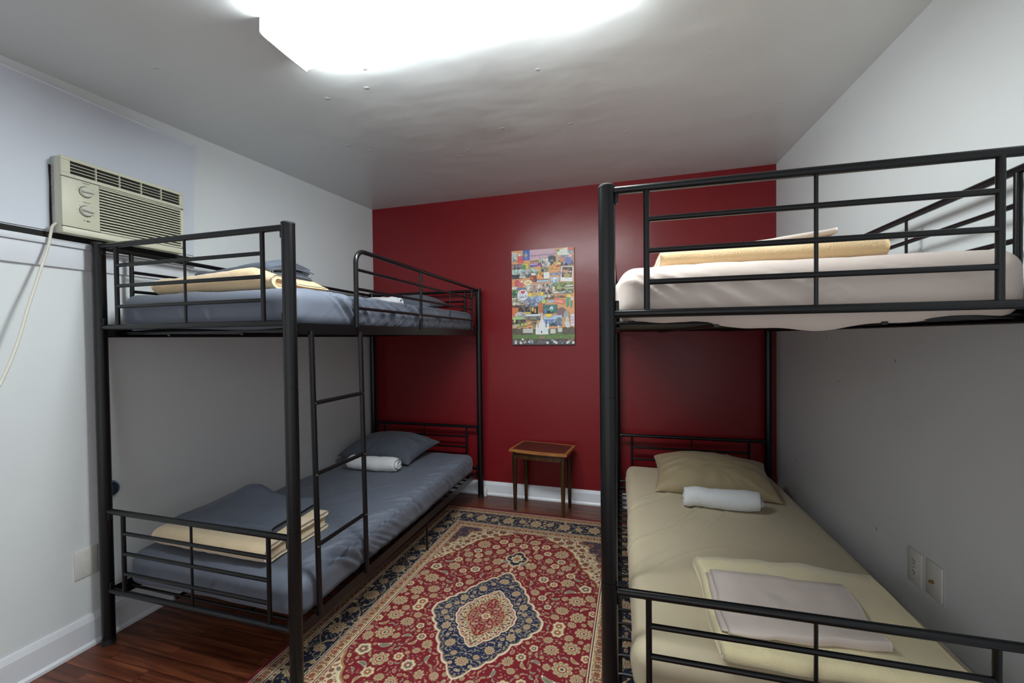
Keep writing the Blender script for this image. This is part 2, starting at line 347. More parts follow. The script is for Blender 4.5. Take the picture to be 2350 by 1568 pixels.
# ------------------------------------------------------------------ bunk beds
W_, L_ = 1.0066, 1.98
ZT, ZTB, ZUB, ZLT, ZLB = 1.748, 1.722, 1.381, .583, .236
RP, RR, RB, RD = .0235, .0118, .0085, .005
def make_bunk(label, loc_, rz, outer):
    """outer = local x of the side facing the room (W_ for the left bed, 0 for the right one)"""
    t = thing('bunk_bed', label, 'bunk bed', loc_, rz)
    inner = W_-outer; sg = 1 if outer > 0 else -1
    for px in (0, W_):
        for py in (0, L_):
            zt = ZT if py == 0 else ZTB
            zf = .0095 if (px == outer and py == 0) else 0          # this foot stands on the rug
            bm = B(); tube(bm, [(px, py, .022+zf), (px, py, .6105)], RP, 24); tube(bm, [(px, py, .6105), (px, py, .6145)], RP-.0015, 24, False)
            tube(bm, [(px, py, .6145), (px, py, 1.1425)], RP, 24); tube(bm, [(px, py, 1.1425), (px, py, 1.1465)], RP-.0015, 24, False)
            tube(bm, [(px, py, 1.1465), (px, py, zt-.006)], RP, 24)
            po = obj('post', bm, M['black'], t)
            bm = B(); tube(bm, [(px, py, zf), (px, py, zf+.024)], [RP+.0012, RP+.0008], 24); obj('foot_cap', bm, M['blackplastic'], po)
            bm = B(); tube(bm, [(px, py, zt-.008), (px, py, zt-.003), (px, py, zt), (px, py, zt+.0015)], [RP+.0008, RP+.0008, RP-.003, RP-.010], 24); obj('top_cap', bm, M['blackplastic'], po)
    def panel(name, y, ztop, zbot, k=1):
        bm = B(); tube(bm, [(RP-.004, y, ztop), (W_-RP+.004, y, ztop)], RR); tube(bm, [(RP-.004, y, zbot), (W_-RP+.004, y, zbot)], RR)
        for px in (RP+.004, W_-RP-.004):          # bracket tabs
            for z in (ztop-.02, zbot+.02): box(bm, px-.005, px+.005, y-.008, y+.008, z-.018, z+.018, .003)
        fr = obj(name, bm, M['black'], t)
        for ux in (.108, W_-.108-.012):
            bm = B(); tube(bm, [(ux, y, ztop-.006), (ux, y, zbot+.006)], RB); obj('upright', bm, M['black'], fr)
        n = 3; u0, u1 = .108, W_-.12
        for i in range(n):
            z = ztop+(zbot-ztop)*(i+1)/(n+1)
            bm = B(); tube(bm, [(u0, y, z), (u1, y, z)], RB*.92); obj('crossbar', bm, M['black'], fr)
        bm = B(); tube(bm, [(.497 if outer > 0 else .518, y, ztop), (.497 if outer > 0 else .518, y, zbot)], RD, 10); obj('rod', bm, M['black'], fr)
    panel('footboard', 0, ZT-.018, ZUB); panel('footboard', 0, ZLT, ZLB)
    panel('headboard', L_, ZTB-.018, ZUB-.008); panel('headboard', L_, ZLT, ZLB)
    # angle-iron side rails
    def siderail(x, z0, z1):
        s = 1 if x < .5 else -1
        bm = B(); th = .003
        box(bm, x-th/2, x+th/2, RP, L_-RP, z0, z1, .001, 1)
        box(bm, min(x, x+s*.03), max(x, x+s*.03), RP, L_-RP, z0+.002, z0+.002+th)
        for y in (RP+.02, L_-RP-.02):
            for z in (z0+.012, z1-.01): tube(bm, [(x-s*.004, y, z), (x+s*.002, y, z)], .005, 8)
        return obj('side_rail', bm, M['black'], t, smooth=False)
    for z0, z1 in ((1.338, 1.383), (.196, .241)):
        for x in (.004, W_-.004): siderail(x, z0, z1)
    # slat decks
    for z in (1.352, .212):
        bm = B()
        for x in (.30, .70): box(bm, x-.007, x+.007, .07, L_-.07, z-.012, z-.003)
        dk = obj('deck_frame', bm, M['black'], t, smooth=False)
        sm = None
        for i in range(23):
            y = .075+i*.0833
            if sm is None:
                bm = B(); tube(bm, [(.014, 0, -.012), (.018, 0, -.003), (.034, 0, 0), (.5, 0, -.002), (W_-.034, 0, 0), (W_-.018, 0, -.003), (W_-.014, 0, -.012)], .006, 8)
                so = obj('slat', bm, M['black'], dk); sm = so.data
            else:
                so = bpy.data.objects.new('slat', sm); C.objects.link(so); so.parent = dk
            so.location = (0, y, z+.004)
    # support legs under the lower deck
    for x in (.02, W_-.02):
        bm = B(); zf = .0095 if abs(x-outer) < .1 else 0; tube(bm, [(x, 1.07, .20), (x, 1.07, .006+zf)], .0065, 10); tube(bm, [(x, 1.07, .006+zf), (x, 1.07, zf)], .008, 10); obj('support_leg', bm, M['black'], t)
    # guard rail on the room side, from the bent front upright to the head post
    zt2, xo = ZT-.022, outer
    y0, y1, yf = .388, L_-.15, L_-RP
    def gz(y): return zt2-.012*(y/L_)
    bm = B(); p = [(xo, y0, 1.372), (xo, y0, zt2-.062)] + [(xo, y0+.06-.06*math.cos(a), zt2-.062+.06*math.sin(a)) for a in [PI/2*k/8 for k in range(1, 8)]] + [(xo, y0+.06, zt2-.002), (xo, yf, gz(yf)-.005)]
    tube(bm, p, .0108, 16); g = obj('guard_rail', bm, M['black'], t)
    for y in (1.0, y1):
        bm = B(); tube(bm, [(xo, y, gz(y)), (xo, y, 1.372)], RB); obj('upright', bm, M['black'], g)
    for k in range(3):
        zz = lambda y: gz(y)+(1.372-gz(y))*(k+1)/4
        bm = B(); tube(bm, [(xo, y0, zz(y0)), (xo, y1, zz(y1))], RB*.85); obj('crossbar', bm, M['black'], g)
    bm = B(); tube(bm, [(xo, 1.417, gz(1.4)), (xo, 1.417, gz(1.4)-.265)], .003, 8); obj('rod', bm, M['black'], g)
    # full-length guard rail on the wall side
    xi = inner
    bm = B(); tube(bm, [(xi, RP, ZT-.022), (xi, L_-RP, ZTB-.02)], .0108, 16); g = obj('guard_rail', bm, M['black'], t)
    for y in (.123, 1.0, L_-.13):
        bm = B(); tube(bm, [(xi, y, gz(y)), (xi, y, 1.372)], RB); obj('upright', bm, M['black'], g)
    for k in range(3):
        bm = B(); tube(bm, [(xi, .123, gz(0)+(1.372-gz(0))*(k+1)/4), (xi, L_-.13, gz(2)+(1.372-gz(2))*(k+1)/4)], RB*.85); obj('crossbar', bm, M['black'], g)
    for y in (.551, 1.417):
        bm = B(); tube(bm, [(xi, y, gz(y)), (xi, y, 1.372)], RD*.9, 8); obj('rod', bm, M['black'], g)
    # ladder between the decks
    la, lb = .112, .420
    bm = B()
    for y in (la, lb): tube(bm, [(xo+sg*.002, y-.010, 1.352), (xo+sg*.002, y+.010, .225)], RR-.001, 14)
    ld = obj('ladder', bm, M['black'], t)
    for z in (1.068, .786, .503):
        bm = B(); tube(bm, [(xo+sg*.002, la, z), (xo+sg*.002, lb, z)], RB*1.02); rg = obj('rung', bm, M['black'], ld)
    for z in (1.068, .786, .503):
        for y in (la, lb):
            bm = B(); tube(bm, [(xo+sg*.012, y-.004, z), (xo+sg*.0155, y-.004, z)], .0035, 8); obj('screw', bm, M['steel'], ld)
    return t
LLOC, LROT = (-2.2027, 1.2502, 0), -.0018
RLOC, RROT = (-.0613, 1.2281, 0), .0183
make_bunk('black metal bunk bed against the left wall, under the air conditioner, with slate blue bedding', LLOC, LROT, W_)
make_bunk('black metal bunk bed along the right wall, with khaki and blush bedding', RLOC, RROT, 0)
def inbed(side, name, label, cat, p, rz=0, group=None):
    l, r = (LLOC, LROT) if side == 'L' else (RLOC, RROT)
    c, s = math.cos(r), math.sin(r)
    return thing(name, label, cat, (l[0]+c*p[0]-s*p[1], l[1]+s*p[0]+c*p[1], p[2]), r+rz, group)

# ------------------------------------------------------------------ mattresses
def mattress(side, label, sheet, x0, x1, y0, y1, z0, z1, seed, crown, sagfn=None, wr=1.0, wr_side=1, pulls=()):
    cx_, cy_ = (x0+x1)/2, (y0+y1)/2
    t = inbed(side, 'mattress', label, 'mattress', (cx_, cy_, z0))
    sx, sy, sz = x1-x0, y1-y0, z1-z0
    V, F, N = rbox_np(sx-.03, sy-.03, sz-.03, .035, 16, 28, 4); V[:, 2] += sz/2
    npmesh('core', V, F, M['blackfab'], t)
    V, F, N = rbox_np(sx, sy, sz, .052, 150, 290, 18)
    V[:, 2] += sz/2; X, Y, Z = V[:, 0].copy(), V[:, 1].copy(), V[:, 2].copy()
    side_ = np.clip(1-np.abs(N[:, 2]), 0, 1); top = np.clip(N[:, 2], 0, 1)
    # keep only the faces a fitted sheet covers: drop the underside
    bot = (N[:, 2] < -.85)
    F = [f for f in F if not all(bot[i] for i in f)]
    f = np.clip((Z)/sz, 0, 1)
    # crown of the top
    cr = crown*(1-(2*X/sx)**2)*np.clip(1-(2*Y/sy)**4, 0, 1)
    V[:, 2] += cr*f
    # broad lumps and fold wrinkles
    P = np.stack([X, Y, Z], 1)
    V += N*(fbm(P, 2.2, seed)*.007*wr)[:, None]
    # diagonal pull wrinkles on the long sides
    for sgn in (-1, 1):
        msk = np.clip((sgn*X-(sx/2-.13))/.10, 0, 1)
        ph = (Y*1.0+(Z-sz*.5)*sgn*wr_side*1.35)*1.0
        amp = np.clip(vnoise(np.stack([Y*2.2, Y*0, Y*0], 1), 1, seed+5)*1.2+.25, 0, 1)
        wv = vnoise(np.stack([ph*22, Z*2, X*0], 1), 1, seed+9)
        rid = np.abs(wv)**.8
        d = msk*amp*rid*.011*wr*(0.25+.75*(1-f**2))
        V[:, 0] += -sgn*d; V[:, 2] -= d*.1
    # pulled folds: ridges drawn in the unrolled (edge distance, length) plane of one side
    rg = np.random.RandomState(seed)
    for (sd, n, a0, a1, tilt, l0, l1, hgt, ustart) in pulls:
        if sd == 'x+': edge, along = X-(sx/2-.05), Y
        elif sd == 'x-': edge, along = -X-(sx/2-.05), Y
        else: edge, along = -Y-(sy/2-.05), X
        u = edge+np.where(N[:, 2] < .7, (sz-Z), 0)        # grows from the top over the edge down to the hem
        disp = 0
        for _ in range(n):
            c = rg.uniform(a0, a1); tl = tilt+rg.uniform(-.12, .12); ln = rg.uniform(l0, l1); us = rg.uniform(*ustart); wd = rg.uniform(.011, .022); hh_ = hgt*rg.uniform(.5, 1.2); cv = rg.uniform(-2, 2)
            du = u-us; off = along-(c+tl*du+cv*du*du*.8)
            env = np.clip(1-(np.abs(du)/(ln/2))**2, 0, 1); disp = disp+hh_*env*(np.exp(-(off/wd)**2)-.5*np.exp(-((off-wd*1.9)/(wd*1.2))**2))
        V += N*(disp*(0.15+.85*np.clip(N[:, 2]+1, 0, 1)))[:, None]
    # hem unevenness: the bottom ring droops or tucks
    if sagfn is not None:
        d = sagfn(X, Y)*np.clip(1-f*1.6, 0, 1); V[:, 2] -= d
    # tiny wrinkles on the top along lines
    w2 = vnoise(np.stack([X*3+Y*9, Y*1.5-X*8, X*0], 1), 1, seed+13)
    V[:, 2] += top*np.abs(w2)**.6*.0045*wr
    o = npmesh('fitted_sheet', V, F, sheet, t)
    return t
mattress('L', 'lower left mattress in a slate blue fitted sheet, wrinkled along its open side', M['bluesheet'], .035, .985, .05, 1.90, .226, .380, 11, .014, wr=1.1, pulls=(('x+', 20, -.72, -.2, 1.3, .16, .34, .011, (-.02, .09)), ('x+', 16, -.2, .88, .8, .14, .28, .009, (.0, .10)), ('x+', 10, -.5, .6, 1.2, .3, .6, .004, (-.4, -.1)), ('y-', 5, .0, .40, -.4, .08, .16, .004, (.06, .12))))
mattress('L', 'upper left mattress in a slate blue fitted sheet inside the left guard rails', M['bluesheet'], .035, .985, .045, 1.92, 1.366, 1.520, 23, .015, lambda X, Y: .006+.006*np.sin(X*9), wr=1.0, wr_side=-1, pulls=(('x+', 24, -.72, .1, 1.1, .14, .22, .012, (.085, .13)), ('x+', 18, .1, .9, .7, .10, .18, .009, (.09, .14)), ('y-', 3, -.4, .45, .3, .05, .08, .003, (.13, .16))))
mattress('R', 'lower right mattress in a smooth khaki fitted sheet beside the outlets', M['olivesheet'], .065, .99, .045, 1.90, .226, .388, 37, .012, wr=.5, pulls=(('x-', 7, -.5, .4, -.9, .25, .5, .006, (-.22, -.02)), ('x-', 12, -.9, .8, .4, .06, .14, .006, (.06, .14)), ('x-', 5, -.1, .5, -1.5, .3, .6, .004, (-.4, -.2))))
mattress('R', 'upper right mattress in a blush beige fitted sheet, its hem sagging below the rail', M['pinksheet'], .030, .985, .045, 1.92, 1.366, 1.520, 41, .022, lambda X, Y: np.where(Y < -.8, .012+.034*np.exp(-((X-.03)/.25)**2)+.004*np.sin(X*31), 0), wr=.7, pulls=(('y-', 6, -.44, -.1, 1.6, .08, .16, .005, (.10, .15)), ('y-', 9, -.3, .46, 2.6, .06, .12, .003, (.09, .15)), ('x-', 8, -.88, -.5, .5, .1, .16, .005, (.09, .15))))

# ------------------------------------------------------------------ pillows
def pillow(side, label, mt, p, sx, sy, h, rz, tilt, seed, group=None):
    t = inbed(side, 'pillow', label, 'pillow', p, rz)
    n = 60; V = []; F = []
    g = np.linspace(-1, 1, n+1)
    U, Vv = np.meshgrid(g, g, indexing='ij')
    prof = (np.clip(1-np.abs(U)**2.6, 0, 1)*np.clip(1-np.abs(Vv)**2.6, 0, 1))**.48
    # outline: sides drawn slightly in between the corners
    Xo = U*(1-.09*(1-np.abs(U))*0-.07*(1-Vv**2)*np.abs(U)); Yo = Vv*(1-.07*(1-U**2)*np.abs(Vv))
    P0 = np.stack([U.ravel(), Vv.ravel(), U.ravel()*0], 1)
    edge = np.clip(np.maximum(np.abs(U), np.abs(Vv)), 0, 1)
    ang = np.arctan2(Vv, U)
    wr = (np.abs(vnoise(np.stack([ang.ravel()*5, edge.ravel()*1.2, P0[:, 0]*0], 1), 1, seed))**.7).reshape(U.shape)*np.clip((edge-.35)*2, 0, 1)*(1-edge**6)
    lump = fbm(P0, 1.6, seed).reshape(U.shape)
    T = h*(prof*(1+.10*lump)-.17*wr*prof**.5)
    top = np.stack([Xo*sx/2, Yo*sy/2, T*.78+h*.22*0], 2).reshape(-1, 3); bot = np.stack([Xo*sx/2, Yo*sy/2, -T*.22], 2).reshape(-1, 3)
    N1 = (n+1)**2
    for i in range(n):
        for j in range(n):
            a, b, c, d = i*(n+1)+j, (i+1)*(n+1)+j, (i+1)*(n+1)+j+1, i*(n+1)+j+1
            F.append((a, b, c, d)); F.append((d+N1, c+N1, b+N1, a+N1))
    VV = np.concatenate([top, bot]); c, s = math.cos(tilt), math.sin(tilt)
    y, z = VV[:, 1].copy(), VV[:, 2].copy(); VV[:, 1] = c*y-s*z; VV[:, 2] = s*y+c*z
    VV[:, 2] -= VV[:, 2].min()
    me = bpy.data.meshes.new('pillowcase'); me.from_pydata([tuple(v) for v in VV], [], F)
    b = bmesh.new(); b.from_mesh(me); bmesh.ops.remove_doubles(b, verts=b.verts[:], dist=.0004); bpy.data.meshes.remove(me)
    obj('pillowcase', b, mt, t, angle=75)
    # hem line of the open end
    return t
pillow('L', 'slate grey pillow at the head of the lower left bed', M['slatepillow'], (.36, 1.66, .398), .66, .44, .15, -.10, .14, 3)
pillow('L', 'slate pillow partly hidden behind the guard rail of the upper left bed', M['slatepillow'], (.49, 1.745, 1.541), .56, .34, .12, 0, .10, 5)
pillow('R', 'khaki pillow at the head of the lower right bed', M['olivepillow'], (.56, 1.53, .399), .66, .43, .14, -.06, .22, 9)

# ------------------------------------------------------------------ rolled towels
def towel(side, label, p, ln, ra, rb, rz, seed, turns=2.4, group=None):
    t = inbed(side, 'rolled_towel', label, 'towel', p, rz, group)
    th = .011; n = int(turns*26); path = []
    for i in range(n+1):
        a = turns*2*PI*i/n; r = .012+(ra-.012)*(i/n)**.8
        path.append((r*math.cos(a-turns*2*PI-.9), r*math.sin(a-turns*2*PI-.9)*rb/ra))
    path = np.array(path); T = np.gradient(path, axis=0); T /= np.linalg.norm(T, axis=1)[:, None]; Nn = np.stack([T[:, 1], -T[:, 0]], 1)
    k = np.linspace(0, 1, n+1)[:, None]
    outer, inner = path+Nn*th*.30, path-Nn*th*.30
    ring = np.concatenate([outer, inner[::-1]]); m_ = len(ring); nx = 26; V = []; F = []
    for ix in range(nx+1):
        x = (ix/nx-.5)*ln; e = 1-.10*(abs(2*ix/nx-1)**8)
        off = .006*math.sin(ix*.9+seed)
        for q_ in ring:
            d = math.hypot(*q_)
            V.append((x+(.010*math.sin(d*180+seed) if ix in (0, nx) else 0), q_[0]*e, q_[1]*e))
    for ix in range(nx):
        for j in range(m_): a = ix*m_; F.append((a+j, a+(j+1) % m_, a+m_+(j+1) % m_, a+m_+j))
    for ix, fl in ((0, 0), (nx, 1)):
        a = ix*m_
        for j in range(n):
            q_ = (a+j, a+j+1, a+m_-2-j, a+m_-1-j); F.append(q_ if fl else q_[::-1])
    V = np.array(V); V += (fbm(V, 14, seed, 2)*.005)[:, None]*np.array([.3, 1, 1]); V[:, 2] -= V[:, 2].min()
    npmesh('towel_roll', V, F, M['towel'], t); return t
towel('L', 'white rolled towel in front of the pillow on the lower left bed', (.47, 1.29, .396), .37, .056, .050, .04, 2)
towel('L', 'white rolled towel end nearest the guard rail on the upper left bed', (.545, 1.40, 1.540), .19, .045, .040, -.1, 4)
towel('L', 'white rolled towel end farther back, left of its twin on the upper left bed', (.335, 1.555, 1.543), .17, .048, .048, -.1, 6)
towel('R', 'white rolled towel leaning on the khaki pillow of the lower right bed', (.545, 1.175, .399), .36, .056, .053, -.03, 8, 2.1)

# ------------------------------------------------------------------ folded blankets and sheets
def fold(name, mt, parent, length, depth, folds, th, gap, seed, nx=44, amp=.004, endround=.03, shape=None, jit=.01, taper=True):
    """nested C-folds: 'folds' doubled layers closed at the front (-y), extruded along x"""
    V = []; F = []; base = 0
    total = folds*2*th+(folds*2-1)*gap
    for k in range(folds):
        zb = k*(th+gap)+th/2; zt = total-k*(th+gap)-th/2; R = (zt-zb)/2; yf = -depth/2+k*(th+gap)+.0
        yb = depth/2-random.uniform(0, jit)
        ns = 12; pts = [(yb+(yf+R-yb)*i/ns, zb) for i in range(ns+1)]
        na = 12
        pts += [(yf+R-R*math.sin(PI*i/na), (zb+zt)/2-R*math.cos(PI*i/na)) for i in range(1, na)]
        yb2 = depth/2-random.uniform(0, jit)
        pts += [(yf+R+(yb2-yf-R)*i/ns, zt) for i in range(ns+1)]
        path = np.array(pts); T = np.gradient(path, axis=0); T /= np.linalg.norm(T, axis=1)[:, None]; Nn = np.stack([T[:, 1], -T[:, 0]], 1)
        o_, i_ = path+Nn*th/2, path-Nn*th/2
        endc = path[-1]+T[-1]*th*.4; stc = path[0]-T[0]*th*.4
        ring = np.concatenate([o_, [endc], i_[::-1], [stc]]); m_ = len(ring)
        x0_, x1_ = -length/2+random.uniform(0, jit), length/2-random.uniform(0, jit)
        for ix in range(nx+1):
            u = ix/nx; x = x0_+(x1_-x0_)*u
            e = 1.0
            dl = x-(-length/2)
            e = min(1, math.sqrt(max(0, 1-(1-min(1, dl/endround))**2))*.82+.18) if endround > 0 else 1
            zc = total/2
            for q_ in ring:
                V.append((x, q_[0], zc+(q_[1]-zc)*e if taper else q_[1]))
        for ix in range(nx):
            for j in range(m_): a = base+ix*m_; F.append((a+j, a+m_+j, a+m_+(j+1) % m_, a+(j+1) % m_))
        for ix, fl in ((0, 0), (nx, 1)):
            a = base+ix*m_; q0 = len(path)
            for j in range(q0-1):
                q_ = (a+j, a+j+1, a+m_-3-j, a+m_-2-j); F.append(q_ if fl else q_[::-1])
            tri = (a+q0-1, a+q0, a+q0+1); F.append(tri if fl else tri[::-1])
            tri = (a+m_-2, a+m_-1, a); F.append(tri if fl else tri[::-1])
        base = len(V)
    V = np.array(V)
    f = np.clip(V[:, 2]/total, 0, 1)
    P = V.copy()
    V[:, 2] += f*fbm(P*[1, 1, .3], 5, seed)*amp*1.6 + fbm(P, 26, seed+3, 2)*amp*.22
    V[:, 1] += fbm(P, 7, seed+1)*amp*.9; V[:, 0] += fbm(P, 8, seed+2)*amp*.8
    if shape is not None: V = shape(V, f, total)
    V[:, 2] -= V[:, 2].min()
    return npmesh(name, V, F, mt, parent)
def blanket(side, name, label, cat, mt, p, rz, **k):
    t = inbed(side, name, label, cat, p, rz); fold('folded_cloth', mt, t, **k); return t
# lower left: beige fleece + slate sheets
blanket('L', 'folded_blanket', 'beige folded fleece blanket at the foot of the lower left bed', 'blanket', M['fleece3'], (.44, .285, .396), .0, length=.66, depth=.37, folds=2, th=.019, gap=.0012, seed=21, amp=.006, endround=.06, jit=.03)
def peak(V, f, T):
    b = np.exp(-((V[:, 0]+.10)/.12)**2-((V[:, 1]-.15)/.10)**2); V[:, 2] += b*.055*f
    V[:, 2] -= .012*np.clip((-V[:, 0]-.16)/.1, 0, 1)*f
    return V
blanket('L', 'folded_sheet', 'slate blue folded sheets on the beige blanket of the lower left bed', 'folded sheet', M['darksheet'], (.42, .335, .476), .07, length=.56, depth=.34, folds=3, th=.004, gap=.0015, seed=25, amp=.006, endround=.02, jit=.05, shape=peak)
# upper left
def slump(V, f, T):
    V[:, 2] += f*.016*np.clip((V[:, 0]+.1)/.3, -1, 1)*np.clip((.32-V[:, 0])/.1, 0, 1)
    k = np.clip((V[:, 0]-.17)/.20, 0, 1); V[:, 2] -= k*k*.052*f*np.clip(.35+(V[:, 1]+.16)/.2, .35, 1)
    V[:, 2] += f*.010*np.exp(-((V[:, 0]+.30)/.05)**2)
    return V
blanket('L', 'folded_blanket', 'tan folded fleece blanket at the foot of the upper left bed', 'blanket', M['fleece'], (.445, .30, 1.530), .0, length=.72, depth=.32, folds=2, th=.019, gap=.001, seed=31, amp=.006, endround=.05, jit=.03, shape=slump)
def peak2(V, f, T):
    V[:, 2] += f*(.036*np.exp(-((V[:, 0]-.17)/.08)**2-((V[:, 1]-.02)/.13)**2)+.010*np.exp(-((V[:, 0]+.2)/.05)**2))
    V[:, 2] -= .036*np.clip((V[:, 0]-.17)/.12, 0, 1)**1.4
    V[:, 2] += .012*np.clip((V[:, 0])/.12, 0, 1)*np.clip((.25-V[:, 0])/.1, 0, 1)
    return V
blanket('L', 'folded_sheet', 'slate blue rumpled sheets on the tan blanket of the upper left bed', 'folded sheet', M['darksheet'], (.50, .33, 1.600), .0, length=.46, depth=.26, folds=3, th=.004, gap=.0015, seed=35, amp=.006, endround=.02, jit=.04, shape=peak2)
# lower right
def bowed(V, f, T):
    xm, ym = np.abs(V[:, 0]).max(), np.abs(V[:, 1]).max()
    V[:, 1] -= .020*(1-(V[:, 0]/xm)**2)*np.clip(-V[:, 1]/ym, -1, 1)
    V[:, 0] += .012*np.sin(V[:, 1]/ym*2.2); return V
blanket('R', 'folded_blanket', 'cream folded fleece blanket near the foot of the lower right bed', 'blanket', M['fleece2'], (.60, .285, .403), .04, length=.60, depth=.49, folds=2, th=.0115, gap=.0006, seed=51, amp=.005, endround=.02, jit=.004, shape=bowed)
blanket('R', 'folded_sheet', 'blush folded sheet on the cream blanket of the lower right bed', 'folded sheet', M['pinksheet'], (.53, .245, .454), .04, length=.43, depth=.30, folds=2, th=.0028, gap=.0016, seed=55, amp=.008, endround=.01, jit=.02, shape=bowed)
# upper right
blanket('R', 'folded_blanket', 'tan folded fleece blanket on the upper right bed, near the wall rail', 'blanket', M['fleece'], (.465, .37, 1.539), .0, length=.63, depth=.34, folds=1, th=.026, gap=.002, seed=61, amp=.004, endround=.03, jit=.01)
def lift(V, f, T):
    V[:, 2] += .030*np.clip((V[:, 0]+.12)/.27, 0, 1)**1.3; return V
blanket('R', 'folded_sheet', 'blush folded sheet lying on the tan blanket of the upper right bed', 'folded sheet', M['pinksheet'], (.52, .36, 1.590), .0, length=.30, depth=.26, folds=2, th=.004, gap=.001, seed=65, amp=.003, endround=.03, jit=.01, shape=lift)

# ------------------------------------------------------------------ side table
sa = -.125
t = thing('side_table', 'small dark wooden side table with oak-edged top against the red wall', 'side table', (-.645, 3.125, 0), sa)
w2, d2 = .225, .138
def bow(n=14, k=1.0, inset=0):
    w, d = w2-inset, d2-inset; pts = []
    for i in range(n+1): u = -1+2*i/n; pts.append((u*w, -d-.018*(1-u*u)*k))
    for i in range(n+1): u = 1-2*i/n; pts.append((u*w*.985, d+.010*(1-u*u)*k))
    return pts
def plate(name, pts, z0, z1, mt, bev=.003):
    bm = B(); a = [bm.verts.new((x, y, z0)) for x, y in pts]; b = [bm.verts.new((x, y, z1)) for x, y in pts]
    bm.faces.new(a[::-1]); bm.faces.new(b); n = len(pts)
    es = []
    for i in range(n): bm.faces.new((a[i], a[(i+1) % n], b[(i+1) % n], b[i]))
    if bev:
        es = [e for e in bm.edges if (e.verts[0].co.z > z1-1e-6 and e.verts[1].co.z > z1-1e-6)]
        bmesh.ops.bevel(bm, geom=es, offset=bev, segments=2, affect='EDGES')
    return obj(name, bm, mt, t, angle=35)
plate('tabletop', bow(), .458, .476, M['oak'])['label'] = 'light oak edge'
plate('inlay', bow(inset=.022), .470, .4768, M['walnut'], 0)['label'] = 'dark walnut centre panel'
plate('apron', bow(inset=.022), .408, .458, M['darkwood'], 0)
for x, y in ((-.188, -.110), (.188, -.110), (-.180, .100), (.180, .100)):
    bm = B(); zf = .0095 if y < 0 else 0; tube(bm, [(x, y, zf), (x, y, zf+.006), (x*1.0, y, .20), (x, y, .425)], [.0105, .0115, .0165, .0205], 18); obj('leg', bm, M['darkwood'], t)

# ------------------------------------------------------------------ air conditioner
ax = lx(1.35)
AX = -2.185
y0, y1, z0, z1 = 1.124, 1.600, 1.762, 2.072
t = thing('air_conditioner', 'cream window air conditioner with two knobs, set through the white board', 'air conditioner', (ax, (y0+y1)/2, z0))
def acobj(name, bm, mt, parent=t, smooth=True): return loc(obj(name, bm, mt, parent, smooth), t) if parent is t else obj(name, bm, mt, parent, smooth)
bm = B(); box(bm, ax-.02, AX-.046, y0+.006, y1-.006, z0+.004, z1+.004, .002); body = acobj('cabinet', bm, M['acgrey'])
# front bezel built as frame members around openings
bm = B(); fx0, fx1 = AX-.048, AX
vz0, vz1 = 2.006, 2.058           # top vent opening
iz0, iz1 = 1.800, 1.985           # intake opening
iy0 = y0+.125
box(bm, fx0, fx1-.010, y0, y1, z0, z1, .006)                       # back slab, recessed face
bz = acobj('front_bezel', bm, M['cream'])
def cb(a0, a1, b0, b1, x0=fx1-.014, x1=fx1, bev=.003, m_='cream', nm='bezel_member'):
    bm = B(); box(bm, x0, x1, a0, a1, b0, b1, bev); o = obj(nm, bm, M[m_], bz); return o
bm = B()
for a0, a1, b0, b1 in ((y0, y0+.030, vz0, vz1), (y1-.016, y1, vz0, vz1), (y0, y1, vz1, z1), (y0, y1, iz1+.006, vz0)):
    box(bm, fx1-.012, fx1, a0, a1, b0, b1, .0015, 1)
obj('vent_surround', bm, M['cream'], bz)
bm = B(); box(bm, fx1-.012, fx1+.001, y0, iy0, iz0-.010, iz1+.004, .003); obj('control_panel', bm, M['cream'], bz)
bm = B(); box(bm, fx1-.012, fx1+.001, iy0, y1, iz0-.010, iz0-.002, .001, 1); box(bm, fx1-.012, fx1+.001, iy0, y1, iz1-.001, iz1+.004, .001, 1); box(bm, fx1-.012, fx1+.001, y1-.013, y1, iz0-.010, iz1+.004, .001, 1)
obj('grille_frame', bm, M['cream'], bz)
bm = B(); box(bm, fx1-.014, fx1+.002, y0, y1, z0, iz0-.0115, .004); obj('bottom_lip', bm, M['cream'], bz)
bm = B(); box(bm, fx1-.0105, fx1-.0085, y0+.02, y1-.01, vz0, vz1); box(bm, fx1-.0105, fx1-.0085, iy0-.004, y1-.006, iz0-.004, iz1)
box(bm, fx1-.0105, fx1-.0006, y0+.002, y1-.002, iz1+.0042, iz1+.0060); box(bm, fx1-.0105, fx1-.0006, y0+.002, y1-.002, iz0-.0115, iz0-.0100)
obj('dark_opening', bm, M['dark'], bz, smooth=False)
bm = B()
for k in range(3): z = vz0+(vz1-vz0)*(k+1)/4; box(bm, fx1-.009, fx1-.001, y0+.028, y1-.014, z-.0012, z+.0012)
for k in range(4): y = y0+.03+(y1-y0-.046)*(k+1)/5; box(bm, fx1-.009, fx1-.0004, y-.0016, y+.0016, vz0, vz1)
obj('vent_louvers', bm, M['cream'], bz, smooth=False)
bm = B(); n = 15
for k in range(n): z = iz0+(iz1-iz0)*(k+.5)/n; box(bm, fx1-.009, fx1, iy0, y1-.012, z-.0027, z+.0027, .0006, 1)
obj('intake_louvers', bm, M['cream'], bz, smooth=False)
